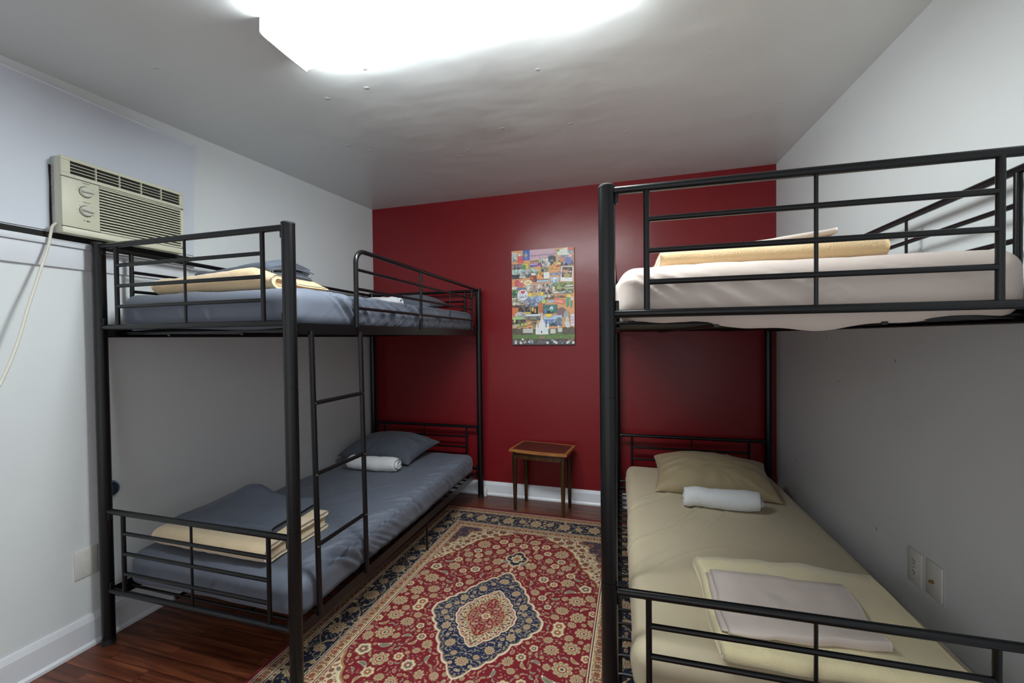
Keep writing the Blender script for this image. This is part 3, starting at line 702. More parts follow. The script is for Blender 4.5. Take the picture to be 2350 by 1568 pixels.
def knob(yc, zc, rot):
    bm = B(); ring = []
    tube(bm, [(fx1+.0005, yc, zc), (fx1+.010, yc, zc), (fx1+.013, yc, zc)], [.0215, .0205, .0185], 28)
    k = obj('knob', bm, M['knobclear'], bz)
    bm = B(); r = bmesh.ops.create_cube(bm, size=1, matrix=Matrix.Translation((fx1+.017, yc, zc)) @ Matrix.Rotation(rot, 4, 'X') @ Matrix.Diagonal((.012, .040, .007, 1)))
    bmesh.ops.bevel(bm, geom=bm.edges[:], offset=.002, segments=2, affect='EDGES'); obj('grip', bm, M['knobclear'], k)
    bm = B(); tube(bm, [(fx1+.0008, yc, zc), (fx1+.0016, yc, zc)], .0235, 28); obj('dial_ring', bm, M['print'], k)
kz1, kz2, ky = 1.945, 1.866, y0+.077
knob(ky, kz1, .05); knob(ky, kz2, -.10)
bm = B()
def mark(y, z, w, h, rot=0):
    bmesh.ops.create_cube(bm, size=1, matrix=Matrix.Translation((fx1+.0013, y, z)) @ Matrix.Rotation(rot, 4, 'X') @ Matrix.Diagonal((.0004, w, h, 1)))
for kz in (kz1, kz2):
    mark(ky+.002, kz+.036, .026, .0018)
    for a in (-.5, .1, .8, 1.57, 2.4, 3.1, 3.6) if kz == kz2 else (0, .6, 1.57, 2.6, 3.1):
        mark(ky+.029*math.cos(a), kz+.029*math.sin(a), .005, .001, a)
mark(ky+.005, kz2-.041, .007, .006); mark(ky-.006, kz2-.040, .008, .002); mark(ky+.012, kz2-.041, .004, .003)
obj('markings', bm, M['print'], bz, smooth=False)
# handwritten scrawl on the cabinet side (illegible strokes)
bm = B(); random.seed(5); z = z1-.035
while z > z1-.20:
    for c_ in range(2):
        x = ax+.006+.010*c_+random.uniform(0, .008)
        bmesh.ops.create_cube(bm, size=1, matrix=Matrix.Translation((x, y0+.0056, z)) @ Matrix.Rotation(random.uniform(-1, 1), 4, 'Y') @ Matrix.Diagonal((.006+random.random()*.006, .0004, .0011, 1)))
    z -= .0055
acobj('handwriting', bm, mat('marker_ink', srgb(120, 112, 124), .8), smooth=False)
# rusty foam gap around
bm = B(); tube(bm, [(ax+.003, y0+.004, z0-.01), (ax+.004, y0+.003, z0+.10), (ax+.003, y0+.004, z0+.2), (ax+.004, y0+.003, z1-.03)], [.004, .0035, .003, .004], 8)
tube(bm, [(ax+.004, y0-.028, z0-.012), (ax+.004, y0, z0-.008), (ax+.004, y0+.03, z0-.004)], [.003, .008, .004], 8); acobj('foam_seal', bm, M['rust'])
# dark strip standing in for the shade under the cabinet
bm = B(); box(bm, ax-.01, ax+.020, y0+.01, y1-.01, z0-.016, z0+.004); acobj('underside_shade', bm, M['dark'], smooth=False)
# power cord
def cordpts():
    raw = [(-2.215, 1.122, 1.800), (-2.222, 1.112, 1.785), (-2.226, 1.108, 1.755), (-2.224, 1.098, 1.70), (-2.205, 1.064, 1.60), (-2.175, 1.012, 1.45), (-2.15, .965, 1.30), (-2.13, .90, 1.14), (-2.11, .80, .98), (-2.10, .66, .83), (-2.10, .45, .70), (-2.12, .2, .62), (-2.16, -.05, .6), (-2.24, -.12, .6)]
    P = [Vector(p) for p in raw]; out = []
    for i in range(len(P)-1):
        a, b, c, d = P[max(0, i-1)], P[i], P[i+1], P[min(len(P)-1, i+2)]
        for k in range(6):
            u = k/6; out.append(.5*((2*b)+(c-a)*u+(2*a-5*b+4*c-d)*u*u+(3*b-a-3*c+d)*u**3))
    return out+[P[-1]]
bm = B(); tube(bm, cordpts(), .0048, 10); acobj('power_cord', bm, M['cord'])
M_ac = t

# ------------------------------------------------------------------ wall plates
def plate_thing(name, label, cat, side, yc, zc, w=.070, h=.115, kind='blank'):
    xw = lx(yc) if side == 'L' else rx(yc); s = 1 if side == 'L' else -1
    t = thing(name, label, cat, (xw, yc, zc))
    bm = B(); box(bm, 0 if s > 0 else -.006, .006 if s > 0 else 0, -w/2, w/2, -h/2, h/2, .0025); pl = obj('plate', bm, M['whiteplastic'], t)
    if kind == 'duplex':
        for z in (.0195, -.0195):
            bm = B(); tube(bm, [(s*.004, 0, z), (s*.0075, 0, z)], .0165, 24); so = obj('socket', bm, M['whiteplastic'], t)
            bm = B()
            for y in (-.006, .006): box(bm, min(s*.0076, s*.0079), max(s*.0076, s*.0079), y-.0012, y+.0012, z-.001, z+.008)
            tube(bm, [(s*.0074, 0, z-.007), (s*.0079, 0, z-.007)], .0025, 10); obj('slots', bm, M['dark'], so, smooth=False)
        bm = B(); tube(bm, [(s*.005, 0, 0), (s*.0075, 0, 0)], .003, 10); obj('screw', bm, M['steel'], t)
    elif kind == 'coax':
        bm = B(); tube(bm, [(s*.005, 0, -.004), (s*.009, 0, -.004)], .0065, 6); tube(bm, [(s*.009, 0, -.004), (s*.017, 0, -.004)], .0045, 16); obj('connector', bm, M['brass'], t)['label'] = 'brass threaded connector'
        for z in (.042, -.042):
            bm = B(); tube(bm, [(s*.005, 0, z), (s*.0068, 0, z)], .003, 10); obj('screw', bm, M['whiteplastic'], t)
    else:
        for z in (.042, -.042):
            bm = B(); tube(bm, [(s*.005, 0, z), (s*.0066, 0, z)], .003, 10); obj('screw', bm, M['whiteplastic'], t)
    return t
plate_thing('blank_wall_plate', 'blank white wall plate low on the left wall behind the bunk post', 'wall plate', 'L', 1.212, .368, .078, .122)
plate_thing('wall_outlet', 'white duplex outlet on the right wall, nearer the red wall', 'outlet', 'R', 1.840, .470, .078, .122, 'duplex')
plate_thing('coax_wall_plate', 'white wall plate with a brass coax jack on the right wall', 'wall plate', 'R', 1.742, .475, .078, .120, 'coax')
# unidentified small round blue thing behind the left post
yb = 1.300; t = thing('blue_wall_dome', 'small round dark blue fixture on the left wall beside the bunk post', 'wall fixture', (lx(yb), yb, .655))
bm = B(); tube(bm, [(0, 0, 0), (.008, 0, 0), (.022, 0, 0), (.030, 0, 0), (.034, 0, 0)], [.036, .036, .031, .021, .006], 24); obj('dome', bm, mat('blue_glass', srgb(14, 44, 62), .12, coat=1), t)
bm = B(); tube(bm, [(0, 0, 0), (.005, 0, 0)], .039, 24); obj('rim', bm, mat('pale_blue_rim', srgb(130, 160, 170), .3), t)
# unidentified small white object by the foot of the left bunk
t = thing('white_object', 'small white rounded object on the floor beside the left bunk foot', 'door stop', (-1.168, 3.266, 0))
bm = B(); tube(bm, [(0, 0, 0), (0, 0, .004), (0, 0, .020), (0, 0, .055), (0, 0, .072), (0, 0, .078)], [.015, .0165, .0165, .0155, .011, .003], 20); obj('body', bm, M['whiteplastic'], t)
bm = B(); tube(bm, [(0, 0, .0195), (0, 0, .0215)], .0172, 20); obj('collar', bm, M['whiteplastic'], t)

# ------------------------------------------------------------------ colour-grid surfaces
def lin(a):
    a = np.asarray(a, float)/255; return np.where(a <= .04045, a/12.92, ((a+.055)/1.055)**2.4)
def grid_mesh(name, P00, P10, P01, P11, img, mt, zoff=None, parent=None):
    """img rows run from P0* to P1* side; img[j,i]; vertex-colour grid"""
    ny, nx = img.shape[:2]; u, v = np.meshgrid(np.linspace(0, 1, nx), np.linspace(0, 1, ny))
    P00, P10, P01, P11 = map(np.array, (P00, P10, P01, P11))
    V = ((1-u)*(1-v))[..., None]*P00+(u*(1-v))[..., None]*P10+((1-u)*v)[..., None]*P01+(u*v)[..., None]*P11
    idx = np.arange(nx*ny).reshape(ny, nx); Fq = np.stack([idx[:-1, :-1], idx[:-1, 1:], idx[1:, 1:], idx[1:, :-1]], -1).reshape(-1, 4)
    me = bpy.data.meshes.new(name); me.vertices.add(nx*ny); me.vertices.foreach_set('co', V.reshape(-1).astype(np.float32))
    n = len(Fq); me.loops.add(n*4); me.loops.foreach_set('vertex_index', Fq.reshape(-1).astype(np.int32)); me.polygons.add(n)
    me.polygons.foreach_set('loop_start', np.arange(0, n*4, 4, dtype=np.int32)); me.update(calc_edges=True); me.validate()
    ca = me.color_attributes.new('Col', 'FLOAT_COLOR', 'POINT'); c = np.ones((ny*nx, 4), np.float32); c[:, :3] = lin(img.reshape(-1, 3)); ca.data.foreach_set('color', c.reshape(-1))
    me.polygons.foreach_set('use_smooth', [True]*n)
    return mobj(name, me, mt, parent)

# ---- the rug: quarter pattern mirrored four ways, drawn at 1 mm then averaged to 2 mm
RW, RL = .765, 1.170
CRM, TAN, RED, NAV, BLK, OLV, RST, SAG, LCR = (196, 180, 146), (160, 130, 88), (112, 14, 27), (20, 24, 48), (14, 15, 24), (112, 104, 74), (138, 62, 46), (112, 118, 100), (206, 192, 162)
def draw_rug():
    nx, ny = int(RW*1000), int(RL*1000); img = np.zeros((ny, nx, 3), np.float32)
    X, Y = np.meshgrid((np.arange(nx)+.5)/1000, (np.arange(ny)+.5)/1000)       # from the centre outwards
    rng = np.random.RandomState(4)
    bx = [.026, .048, .128, .058]; by_ = [.030, .052, .172, .065]
    ex, ey = RW-X, RL-Y                                                         # distance from the edge
    cx_, cy_ = np.cumsum(bx), np.cumsum(by_)
    ring = np.zeros((ny, nx), int)
    for k in range(4): ring[(ex >= cx_[k]) & (ey >= cy_[k])] = k+1
    img[ring == 0] = (110, 14, 30); img[ring == 1] = (170, 144, 104); img[ring == 2] = NAV; img[ring == 3] = (178, 154, 114); img[ring == 4] = CRM
    def curve_r(pts, n, amp):
        """cusped outline through pts (quadrant), returns R(theta)"""
        th, rr = [], []
        for (a, b) in zip(pts, pts[1:]):
            for k in range(24):
                u = k/24; p = ((1-u)*a[0]+u*b[0], (1-u)*a[1]+u*b[1]); L = math.hypot(*p); q = amp*math.sin(PI*((u*n) % 1))
                th.append(math.atan2(p[1], p[0])); rr.append(L+q)
        th.append(math.atan2(pts[-1][1], pts[-1][0])); rr.append(math.hypot(*pts[-1]))
        o = np.argsort(th); return np.array(th)[o], np.array(rr)[o]
    TH, RR_ = np.arctan2(Y, X), np.hypot(X, Y)
    def dist(curve): return RR_-np.interp(TH, *curve)
    RX, RY = RW-cx_[3], RL-cy_[3]
    fld = curve_r([(RX+.03, 0), (RX+.01, .15), (.487, .37), (.395, .50), (.365, .56), (.295, .69), (.15, .79), (.055, .835), (0, .885)], 2, .011)
    med = curve_r([(.268, 0), (.236, .06), (.205, .105), (.168, .147), (.135, .215), (.098, .265), (.055, .31), (0, .376)], 1, .012)
    icr = curve_r([(.140, 0), (.128, .045), (.10, .085), (.085, .115), (.045, .155), (0, .203)], 1, .008)
    ird = curve_r([(.087, 0), (.078, .035), (.06, .06), (.035, .10), (0, .138)], 1, .007)
    df, dm, di, dr = dist(fld), dist(med), dist(icr), dist(ird); f4 = ring == 4
    img[f4 & (df < 0)] = RED
    W = X*0
    def P(cond, c): img[cond] = c
    INV = [False]
    def ic(c):
        if not INV[0]: return c
        return {LCR: (112, 46, 42), TAN: (140, 96, 66), SAG: (98, 100, 82), CRM: (60, 64, 78), OLV: (70, 72, 60)}.get(tuple(c), c)
    def flower(cx, cy, r, kind, rot=0, bg=None):
        x0, x1 = max(0, int((cx-r*1.3)*1000)), min(nx, int((cx+r*1.3)*1000)+1); y0, y1 = max(0, int((cy-r*1.3)*1000)), min(ny, int((cy+r*1.3)*1000)+1)
        if x0 >= x1 or y0 >= y1: return
        x = X[y0:y1, x0:x1]-cx; y = Y[y0:y1, x0:x1]-cy; sub = img[y0:y1, x0:x1]
        a = np.arctan2(y, x)-rot; d = np.hypot(x, y)
        if kind == 'ros':
            n = rng.choice([5, 6, 7, 8]); e = d/(r*(.74+.26*np.abs(np.cos(a*n/2))**.6+.05*np.cos(a))); cols = [(1, TAN), (.86, LCR), (.62, TAN if rng.rand() < .5 else SAG), (.40, RST), (.2, LCR)]
        elif kind == 'pal':
            lobes = rng.choice([3.5, 4.5, 5.5]); e = d/(r*(.66+.34*np.abs(np.cos(a*lobes))**.55*(1-.35*np.sin(a)))*(1-.22*np.sin(a)**2*(np.sin(a) < 0))); st = (np.cos(a*lobes*2+2*e) > .1)
            cols = [(1, TAN), (.90, LCR), (.80, SAG), (.62, LCR), (.5, RST), (.34, CRM), (.18, (60, 66, 60))]
        elif kind == 'leaf':
            u = (x*math.cos(rot)+y*math.sin(rot))/r; v = (-x*math.sin(rot)+y*math.cos(rot))/r+.35*u*u-.1
            e = np.sqrt(u*u+(v*2.6)**2)+.10*np.cos(u*16); cols = [(1, LCR), (.84, TAN if rng.rand() < .6 else SAG), (.34, OLV)]
        elif kind == 'bud':
            u = (x*math.cos(rot)+y*math.sin(rot))/r; v = (-x*math.sin(rot)+y*math.cos(rot))/r
            e = np.sqrt(u*u+(v*1.5)**2); cols = [(1, CRM), (.74, TAN if rng.rand() < .5 else RST), (.35, SAG)]
        else:
            e = np.abs(x)/r+np.abs(y)/r; cols = [(1, LCR), (.7, RST), (.3, LCR)]
        for t_, c in cols: sub[e < t_] = ic(c)
        if kind == 'pal': sub[(e < .88) & (e > .52) & ~st] = ic(TAN)
    def vine(pts, w, c, mask=None):
        pts = np.array(pts)
        for p in pts:
            x0, x1 = int((p[0]-w)*1000), int((p[0]+w)*1000)+1; y0, y1 = int((p[1]-w)*1000), int((p[1]+w)*1000)+1
            x0, y0 = max(0, x0), max(0, y0)
            if x0 >= nx or y0 >= ny: continue
            s = img[y0:y1, x0:x1]; k = (X[y0:y1, x0:x1]-p[0])**2+(Y[y0:y1, x0:x1]-p[1])**2 < w*w
            if mask is not None: k = k & mask[y0:y1, x0:x1]
            s[k] = c
    def scatter(mask, n, rmin, rmax, kinds, gap, seedpts):
        ys, xs = np.nonzero(mask); tries = 0; k = 0
        while k < n and tries < n*40 and len(ys):
            tries += 1; q = rng.randint(len(ys)); x, y = xs[q]/1000+.0005, ys[q]/1000+.0005; r = rng.uniform(rmin, rmax)
            if any((x-a)**2+(y-b)**2 < (r*.96+c+gap)**2 for a, b, c in seedpts): continue
            seedpts.append((x, y, r)); flower(x, y, r, kinds[rng.randint(len(kinds))], rng.uniform(0, 6.28)); k += 1
    # field vines
    inner = f4 & (df < -.02) & (dm > .02)
    for k in range(16):
        cx, cy = rng.uniform(.03, .5), rng.uniform(.05, .85); rad = rng.uniform(.05, .12); a0 = rng.uniform(0, 6.28)
        vine([(cx+rad*(1-.1*t_)*math.cos(a0+t_), cy+rad*(1-.1*t_)*math.sin(a0+t_)) for t_ in np.linspace(0, 4.4, 500)], .0013, (108, 96, 84), inner)
    pts = []
    big = [(a_, b_, c_*1.14, d_) for a_, b_, c_, d_ in [(.10, .47, .034, 'pal'), (.25, .64, .044, 'pal'), (.33, .36, .036, 'pal'), (.40, .22, .040, 'pal'), (.20, .36, .028, 'ros'), (.30, .50, .030, 'pal'), (.42, .10, .036, 'pal'), (.06, .74, .034, 'pal'), (.14, .70, .028, 'ros'), (.43, .33, .032, 'ros'), (.34, .13, .030, 'pal'), (.12, .58, .030, 'pal'), (.19, .55, .026, 'pal'), (.46, 0, .036, 'pal'), (.0, .68, .028, 'ros'), (.22, .45, .026, 'pal'), (.345, .02, .028, 'ros')]]
    for x, y, r, k in big: flower(x, y, r, k, rng.uniform(0, 6)); pts.append((x, y, r))
    pend = [(0, .52, .062)]; pts += pend
    m_ = f4 & (df < -.030) & (dm > .032)
    scatter(m_, 36, .019, .030, ['leaf', 'pal', 'pal', 'leaf', 'ros'], -.003, pts); scatter(f4 & (df < -.016) & (dm > .016), 120, .009, .014, ['leaf', 'leaf', 'pal', 'bud', 'leaf'], .001, pts); scatter(f4 & (df < -.008) & (dm > .010), 150, .003, .006, ['bud', 'dia'], .002, pts)
    # pendant
    e = np.abs(X)/.078+np.abs(Y-.525)/.100+.07*np.cos(np.arctan2(Y-.525, X)*8); 
    for t_, c in ((1, CRM), (.90, TAN), (.80, NAV), (.52, LCR), (.38, TAN), (.15, RST)): P(f4 & (e < t_), c)
    for q in range(14): flower(.045*math.cos(q*.9)*abs(math.cos(q)), .52+.05*math.sin(q*1.7), .006, 'bud', q)
    flower(.055, .475, .03, 'leaf', .5); vine([(0, y) for y in np.linspace(.376, .44, 120)], .003, CRM)
    # spandrels
    P(f4 & (np.abs(df) < .005), (150, 116, 70)); P(f4 & (np.abs(df-.010) < .0035), LCR)
    sp = f4 & (df > .02); pts = []
    for k in range(22):
        cx, cy = rng.uniform(.2, .5), rng.uniform(.5, .9); rad = rng.uniform(.03, .07); a0 = rng.uniform(0, 6.28)
        vine([(cx+rad*math.cos(a0+t_), cy+rad*math.sin(a0+t_)) for t_ in np.linspace(0, 4, 300)], .0012, (120, 108, 78), sp)
    sv = X/.505+Y/.90+.03*np.cos(TH*60); corner = sp & (sv > 1.62); img[corner] = (34, 38, 62); P(sp & (np.abs(sv-1.62) < .014), TAN)
    INV[0] = True
    scatter(sp, 16, .020, .028, ['pal', 'ros'], .002, pts); scatter(sp, 60, .010, .015, ['leaf', 'bud', 'ros'], 0, pts); scatter(sp, 260, .004, .008, ['bud', 'dia', 'leaf'], 0, pts); INV[0] = False
    # medallion
    mm = dm < 0
    P(mm, (20, 28, 60)); pts = []
    for k in range(14):
        cx, cy = rng.uniform(.0, .25), rng.uniform(.0, .34); rad = rng.uniform(.02, .05); a0 = rng.uniform(0, 6.28)
        vine([(cx+rad*math.cos(a0+t_), cy+rad*math.sin(a0+t_)) for t_ in np.linspace(0, 4.4, 260)], .0013, SAG, (dm < -.014) & (di > .01))
    q = (dm < -.022) & (di > .018)
    for x, y, r in ((.205, 0.022, .020), (.155, .105, .026), (.09, .20, .026), (.0, .285, .030), (.175, .055, .016), (.05, .25, .016)): flower(x, y, r, 'pal', x*9); pts.append((x, y, r))
    scatter(q, 26, .008, .013, ['ros', 'leaf', 'leaf'], .002, pts); scatter((dm < -.012) & (di > .010), 90, .003, .006, ['bud', 'dia', 'leaf'], -.001, pts)
    P(np.abs(dm) < .0055, LCR); P(np.abs(dm+.0085) < .002, TAN)
    P(di < 0, CRM); P(np.abs(di) < .004, LCR); P(np.abs(di+.007) < .002, (170, 70, 60)); pts = []
    INV[0] = True; scatter((di < -.014) & (dr > .008), 50, .006, .011, ['ros', 'leaf', 'bud'], -.001, pts); scatter((di < -.010) & (dr > .004), 60, .003, .005, ['dia', 'bud'], 0, pts); INV[0] = False
    P(dr < 0, (118, 24, 32)); P(np.abs(dr) < .004, TAN); pts = [(0, 0, .02)]; scatter(dr < -.008, 30, .005, .010, ['ros', 'bud', 'leaf'], -.001, pts); flower(0, 0, .024, 'ros')
    # borders
    def border(k, dark):
        a, b = (cx_[k-1], cx_[k]), (cy_[k-1], cy_[k])
        return a, b
    # guard stripes: dots
    INV[0] = True
    for k, sp_ in ((1, .036), (3, .042)):
        mx_, my_ = RW-(cx_[k-1]+cx_[k])/2, RL-(cy_[k-1]+cy_[k])/2
        def spots():
            y = 0
            while y < my_-.01: yield (mx_, y, 0); y += sp_
            x = 0
            while x < mx_-.01: yield (x, my_, 1); x += sp_
            yield (mx_, my_, 0)
        hw = bx[k]/2
        for i, (x, y, o) in enumerate(spots()):
            r = .0125 if k == 3 else .010
            flower(x, y, r, 'ros'); 
            dx_, dy_ = (0, sp_/2) if o == 0 else (sp_/2, 0)
            for s_ in (-1, 1): flower(x+dx_+(s_*.010 if o == 0 else 0), y+dy_+(s_*.010 if o == 1 else 0), .008, 'leaf', i+s_)
            flower(x+dx_, y+dy_, .005, 'dia')
        scatter(ring == k, 500, .0035, .0065, ['leaf', 'bud', 'dia'], .001, [])
        for e_ in (cx_[k-1], cx_[k]):
            for off, c in ((.0, (60, 22, 28)), (.005, LCR), (-.005, LCR), (.009, (120, 40, 36))):
                wdt = .0018
                ii = cy_[k-1] if e_ == cx_[k-1] else cy_[k]
                P(((np.abs(ex-e_-off) < wdt) & (ey > ii-.012)) | ((np.abs(ey-ii-off) < wdt) & (ex > e_-.012)), c)
    INV[0] = False
    # main border scroll + palmettes
    mk = ring == 2; mx_, my_ = RW-(cx_[1]+cx_[2])/2, RL-(cy_[1]+cy_[2])/2
    for (L, per, fn, hw) in ((my_+.02, .25, lambda s_, w: (mx_+w, s_), .045), (mx_+.02, .205, lambda s_, w: (s_, my_+w), .06)):
        s_ = np.linspace(0, L, int(L*2500))
        for ph in (0, PI):
            vine([fn(a, hw*math.sin(2*PI*a/per+ph+.6)) for a in s_], .0030, (150, 126, 86), mk)
        vine([fn(a, hw*.9*math.sin(4*PI*a/per+1.5)) for a in s_], .0014, SAG, mk)
        k = 0
        while k*per/2 < L-.03:
            a = k*per/2; big_ = k % 2 == 0
            # keep clear of the corner block
            x, y = fn(a, 0 if big_ else (.012 if k % 4 == 1 else -.012)); flower(x, y, (.044 if big_ else .027)*(1.1 if hw > .05 else 1), 'pal', 1.57*(hw > .05)); 
            k += 1
    flower(mx_, my_, .045, 'pal', .8)
    pts = [(mx_, my_, .05)]+[(mx_, i*.125, .036 if i % 2 == 0 else .022) for i in range(9)]+[(i*.1025, my_, .038 if i % 2 == 0 else .024) for i in range(8)]
    scatter(mk & (ex > cx_[1]+.012) & (ex < 9) , 120, .008, .013, ['leaf', 'leaf', 'bud', 'ros'], .004, pts); scatter(mk, 200, .003, .006, ['leaf', 'bud', 'dia'], .002, pts)
    # weave: slight thread variation
    img *= (1+.07*rng.randn(ny, nx, 1).astype(np.float32)); img = np.clip(img, 0, 255)
    ny2, nx2 = ny//2*2, nx//2*2; im = img[:ny2, :nx2].reshape(ny2//2, 2, nx2//2, 2, 3).mean((1, 3))
    return im
qd = draw_rug()
full = np.concatenate([qd[:, ::-1], qd], 1); full = np.concatenate([full[::-1], full], 0)
RC = ((-1.445, .660), (.085, .660), (.110, 2.998), (-1.385, 3.010))       # BL BR TR TL on the floor
TZ = .009
rug = thing('area_rug', 'red, navy and cream oriental rug with medallion on the wood floor', 'rug', (-.66, 1.83, 0))
o = grid_mesh('pile', *[(p[0]+.66, p[1]-1.83, TZ) for p in (RC[0], RC[1], RC[3], RC[2])], full, M['rug'], parent=rug)
bm = B(); a = [bm.verts.new((p[0]+.66, p[1]-1.83, 0)) for p in RC]; b = [bm.verts.new((p[0]+.66, p[1]-1.83, TZ-.0006)) for p in RC]
bm.faces.new(a[::-1]); bm.faces.new(b)
for i in range(4): bm.faces.new((a[i], a[(i+1) % 4], b[(i+1) % 4], b[i]))
obj('backing', bm, mat('rug_edge_binding', srgb(96, 14, 26), .9), rug, smooth=False)

# ---- the collage print on the back wall
FONT = {'A': '01110 10001 10001 11111 10001 10001 10001', 'B': '11110 10001 10001 11110 10001 10001 11110', 'D': '11110 10001 10001 10001 10001 10001 11110', 'E': '11111 10000 10000 11110 10000 10000 11111', 'G': '01110 10001 10000 10111 10001 10001 01110', 'I': '111 010 010 010 010 010 111', 'J': '00111 00010 00010 00010 00010 10010 01100', 'L': '10000 10000 10000 10000 10000 10000 11111', 'M': '10001 11011 10101 10101 10001 10001 10001', 'N': '10001 11001 10101 10011 10001 10001 10001', 'O': '01110 10001 10001 10001 10001 10001 01110', 'T': '11111 00100 00100 00100 00100 00100 00100', 'U': '10001 10001 10001 10001 10001 10001 01110', 'V': '10001 10001 10001 10001 10001 01010 00100', 'Y': '10001 10001 01010 00100 00100 00100 00100', 'Z': '11111 00001 00010 00100 01000 10000 11111', ' ': '000 000 000 000 000 000 000'}
def draw_poster():
    # working frame: 1000 wide x 1500 high, sampled to the print size
    w, h = 408, 604; Wd, Hd = 790, 1215                                       # photo-zoom units (left 258, top 165..)
    S_ = w/Wd; img = np.zeros((h, w, 3), np.float32); img[:] = (214, 150, 92)
    X, Y = np.meshgrid((np.arange(w)+.5)/S_, (np.arange(h)+.5)*Hd/h); rng = np.random.RandomState(9)
    N = lambda s, sd: vnoise(np.stack([X.ravel(), Y.ravel(), X.ravel()*0], 1), s, sd).reshape(h, w)
    n1, n2, n3 = N(.05, 3), N(.11, 5), N(.022, 8)
    def quad(cx, cy, w_, h_, rot, col, kind=None, edge=True):
        c, s = math.cos(rot), math.sin(rot); u = (X-cx)*c+(Y-cy)*s; v = -(X-cx)*s+(Y-cy)*c
        if edge:
            k = (np.abs(u) < w_/2+3) & (np.abs(v) < h_/2+3); img[k] = img[k]*.6
        k = (np.abs(u) < w_/2) & (np.abs(v) < h_/2); img[k] = col
        if kind == 'photo':     # mottled picture: light above, busy dark figures below
            t_ = np.clip(.5+v/h_, 0, 1); a = (n1+n2*.8)*60*(0.5+t_); base = np.array(col, float)*(1.12-.5*t_[..., None])
            im = base+a[..., None]*np.array([1, .95, .9])+(n3*24)[..., None]*np.array([1, -.4, -.9]); img[k] = np.clip(im[k], 12, 245)
        return u, v, k
    def ell(cx, cy, a, b, col, edge=True):
        e = ((X-cx)/a)**2+((Y-cy)/b)**2
        if edge: k = ((X-cx-3)/(a+4))**2+((Y-cy-3)/(b+4))**2 < 1; img[k] = img[k]*.55
        img[e < 1] = col; return e
    def text(s, cx, cy, hgt, col, rot=0, shear=0, wsc=1.0):
        px = hgt/7; cols = sum(len(FONT[c].split()[0])+1 for c in s)-1; c_, s_ = math.cos(rot), math.sin(rot)
        u = ((X-cx)*c_+(Y-cy)*s_)/px/wsc+cols/2; v = (-(X-cx)*s_+(Y-cy)*c_)/px+3.5; u = u+shear*(v-3.5); x0 = 0
        for ch in s:
            g = FONT[ch].split(); wc = len(g[0])
            for j, row in enumerate(g):
                for i, b in enumerate(row):
                    if b == '1': img[(u >= x0+i-.12) & (u < x0+i+1.12) & (v >= j-.05) & (v < j+1.05)] = col
            x0 += wc+1
    # row by row, positions read in the print's own frame
    quad(395, 65, 330, 140, -.03, (196, 158, 172)); 
    k = (np.abs(Y-78-.0*X) < 4) & (X > 240) & (X < 560); img[k] = (110, 96, 120)
    k = (np.abs(Y-(60+18*np.cos((X-480)/40)**2)) < 3) & (X > 380) & (X < 560); img[k] = (120, 104, 128)
    for x in (262, 300, 360, 478): k = (np.abs(X-x) < 4) & (Y > 60) & (Y < 98); img[k] = (104, 90, 112)
    quad(40, 82, 72, 110, .05, (206, 208, 204), 'photo'); quad(120, 118, 74, 88, .06, (214, 66, 76)); quad(120, 108, 50, 6, .06, (170, 40, 50), edge=False); quad(122, 128, 30, 6, .06, (170, 40, 50), edge=False)
    quad(106, 58, 30, 30, .4, (228, 222, 214)); quad(192, 62, 84, 132, .02, (38, 78, 178)); ell(190, 50, 6, 26, (196, 180, 70), False); ell(176, 66, 6, 13, (190, 180, 80), False); ell(204, 66, 6, 13, (190, 180, 80), False); quad(190, 78, 38, 5, 0, (196, 180, 70), edge=False); ell(190, 88, 6, 10, (190, 180, 80), False); quad(192, 108, 46, 4, 0, (170, 180, 190), edge=False)
    quad(655, 60, 140, 95, -.22, (226, 228, 214)); quad(640, 52, 70, 3, -.22, (170, 176, 166), edge=False); quad(650, 66, 84, 3, -.22, (170, 176, 166), edge=False); ell(590, 30, 16, 12, (96, 140, 90))
    ell(745, 20, 36, 26, (210, 100, 80)); quad(748, 58, 70, 26, .0, (128, 176, 196)); quad(690, 160, 180, 130, .02, (140, 130, 140), 'photo'); ell(640, 150, 28, 30, (200, 120, 96), False); ell(725, 170, 36, 40, (96, 110, 180), False); ell(742, 108, 24, 16, (230, 186, 190))
    quad(515, 140, 100, 60, 0, (40, 56, 62)); ell(515, 115, 48, 26, (40, 56, 62), False); quad(515, 152, 44, 14, 0, (150, 168, 160), edge=False); quad(515, 192, 40, 50, 0, (48, 60, 60), edge=False)
    quad(305, 150, 120, 10, -.10, (90, 70, 54)); ell(362, 148, 16, 24, (176, 176, 78)); quad(306, 196, 140, 46, -.06, (96, 58, 150)); quad(290, 186, 100, 8, -.05, (240, 236, 236), edge=False); quad(350, 212, 56, 12, -.05, (216, 96, 84), edge=False); quad(298, 212, 34, 14, 0, (74, 110, 180), edge=False); quad(250, 226, 48, 10, -.12, (92, 184, 132))
    quad(70, 206, 130, 64, .03, (120, 100, 108), 'photo'); quad(180, 206, 74, 74, 0, (206, 176, 66)); ell(165, 214, 26, 28, (44, 128, 84), False); ell(196, 204, 12, 30, (220, 190, 60), False)
    quad(425, 176, 96, 120, 0, (178, 182, 184), 'photo'); quad(400, 164, 16, 44, 0, (70, 72, 72), edge=False); quad(424, 260, 86, 56, 0, (122, 128, 108), 'photo'); ell(472, 190, 22, 26, (196, 206, 214), False)
    quad(70, 300, 130, 116, .0, (168, 190, 178), 'photo'); quad(55, 335, 110, 56, 0, (34, 36, 38), 'photo', False); quad(205, 290, 140, 86, 0, (150, 166, 176), 'photo'); quad(300, 280, 110, 60, .25, (170, 182, 158), 'photo')
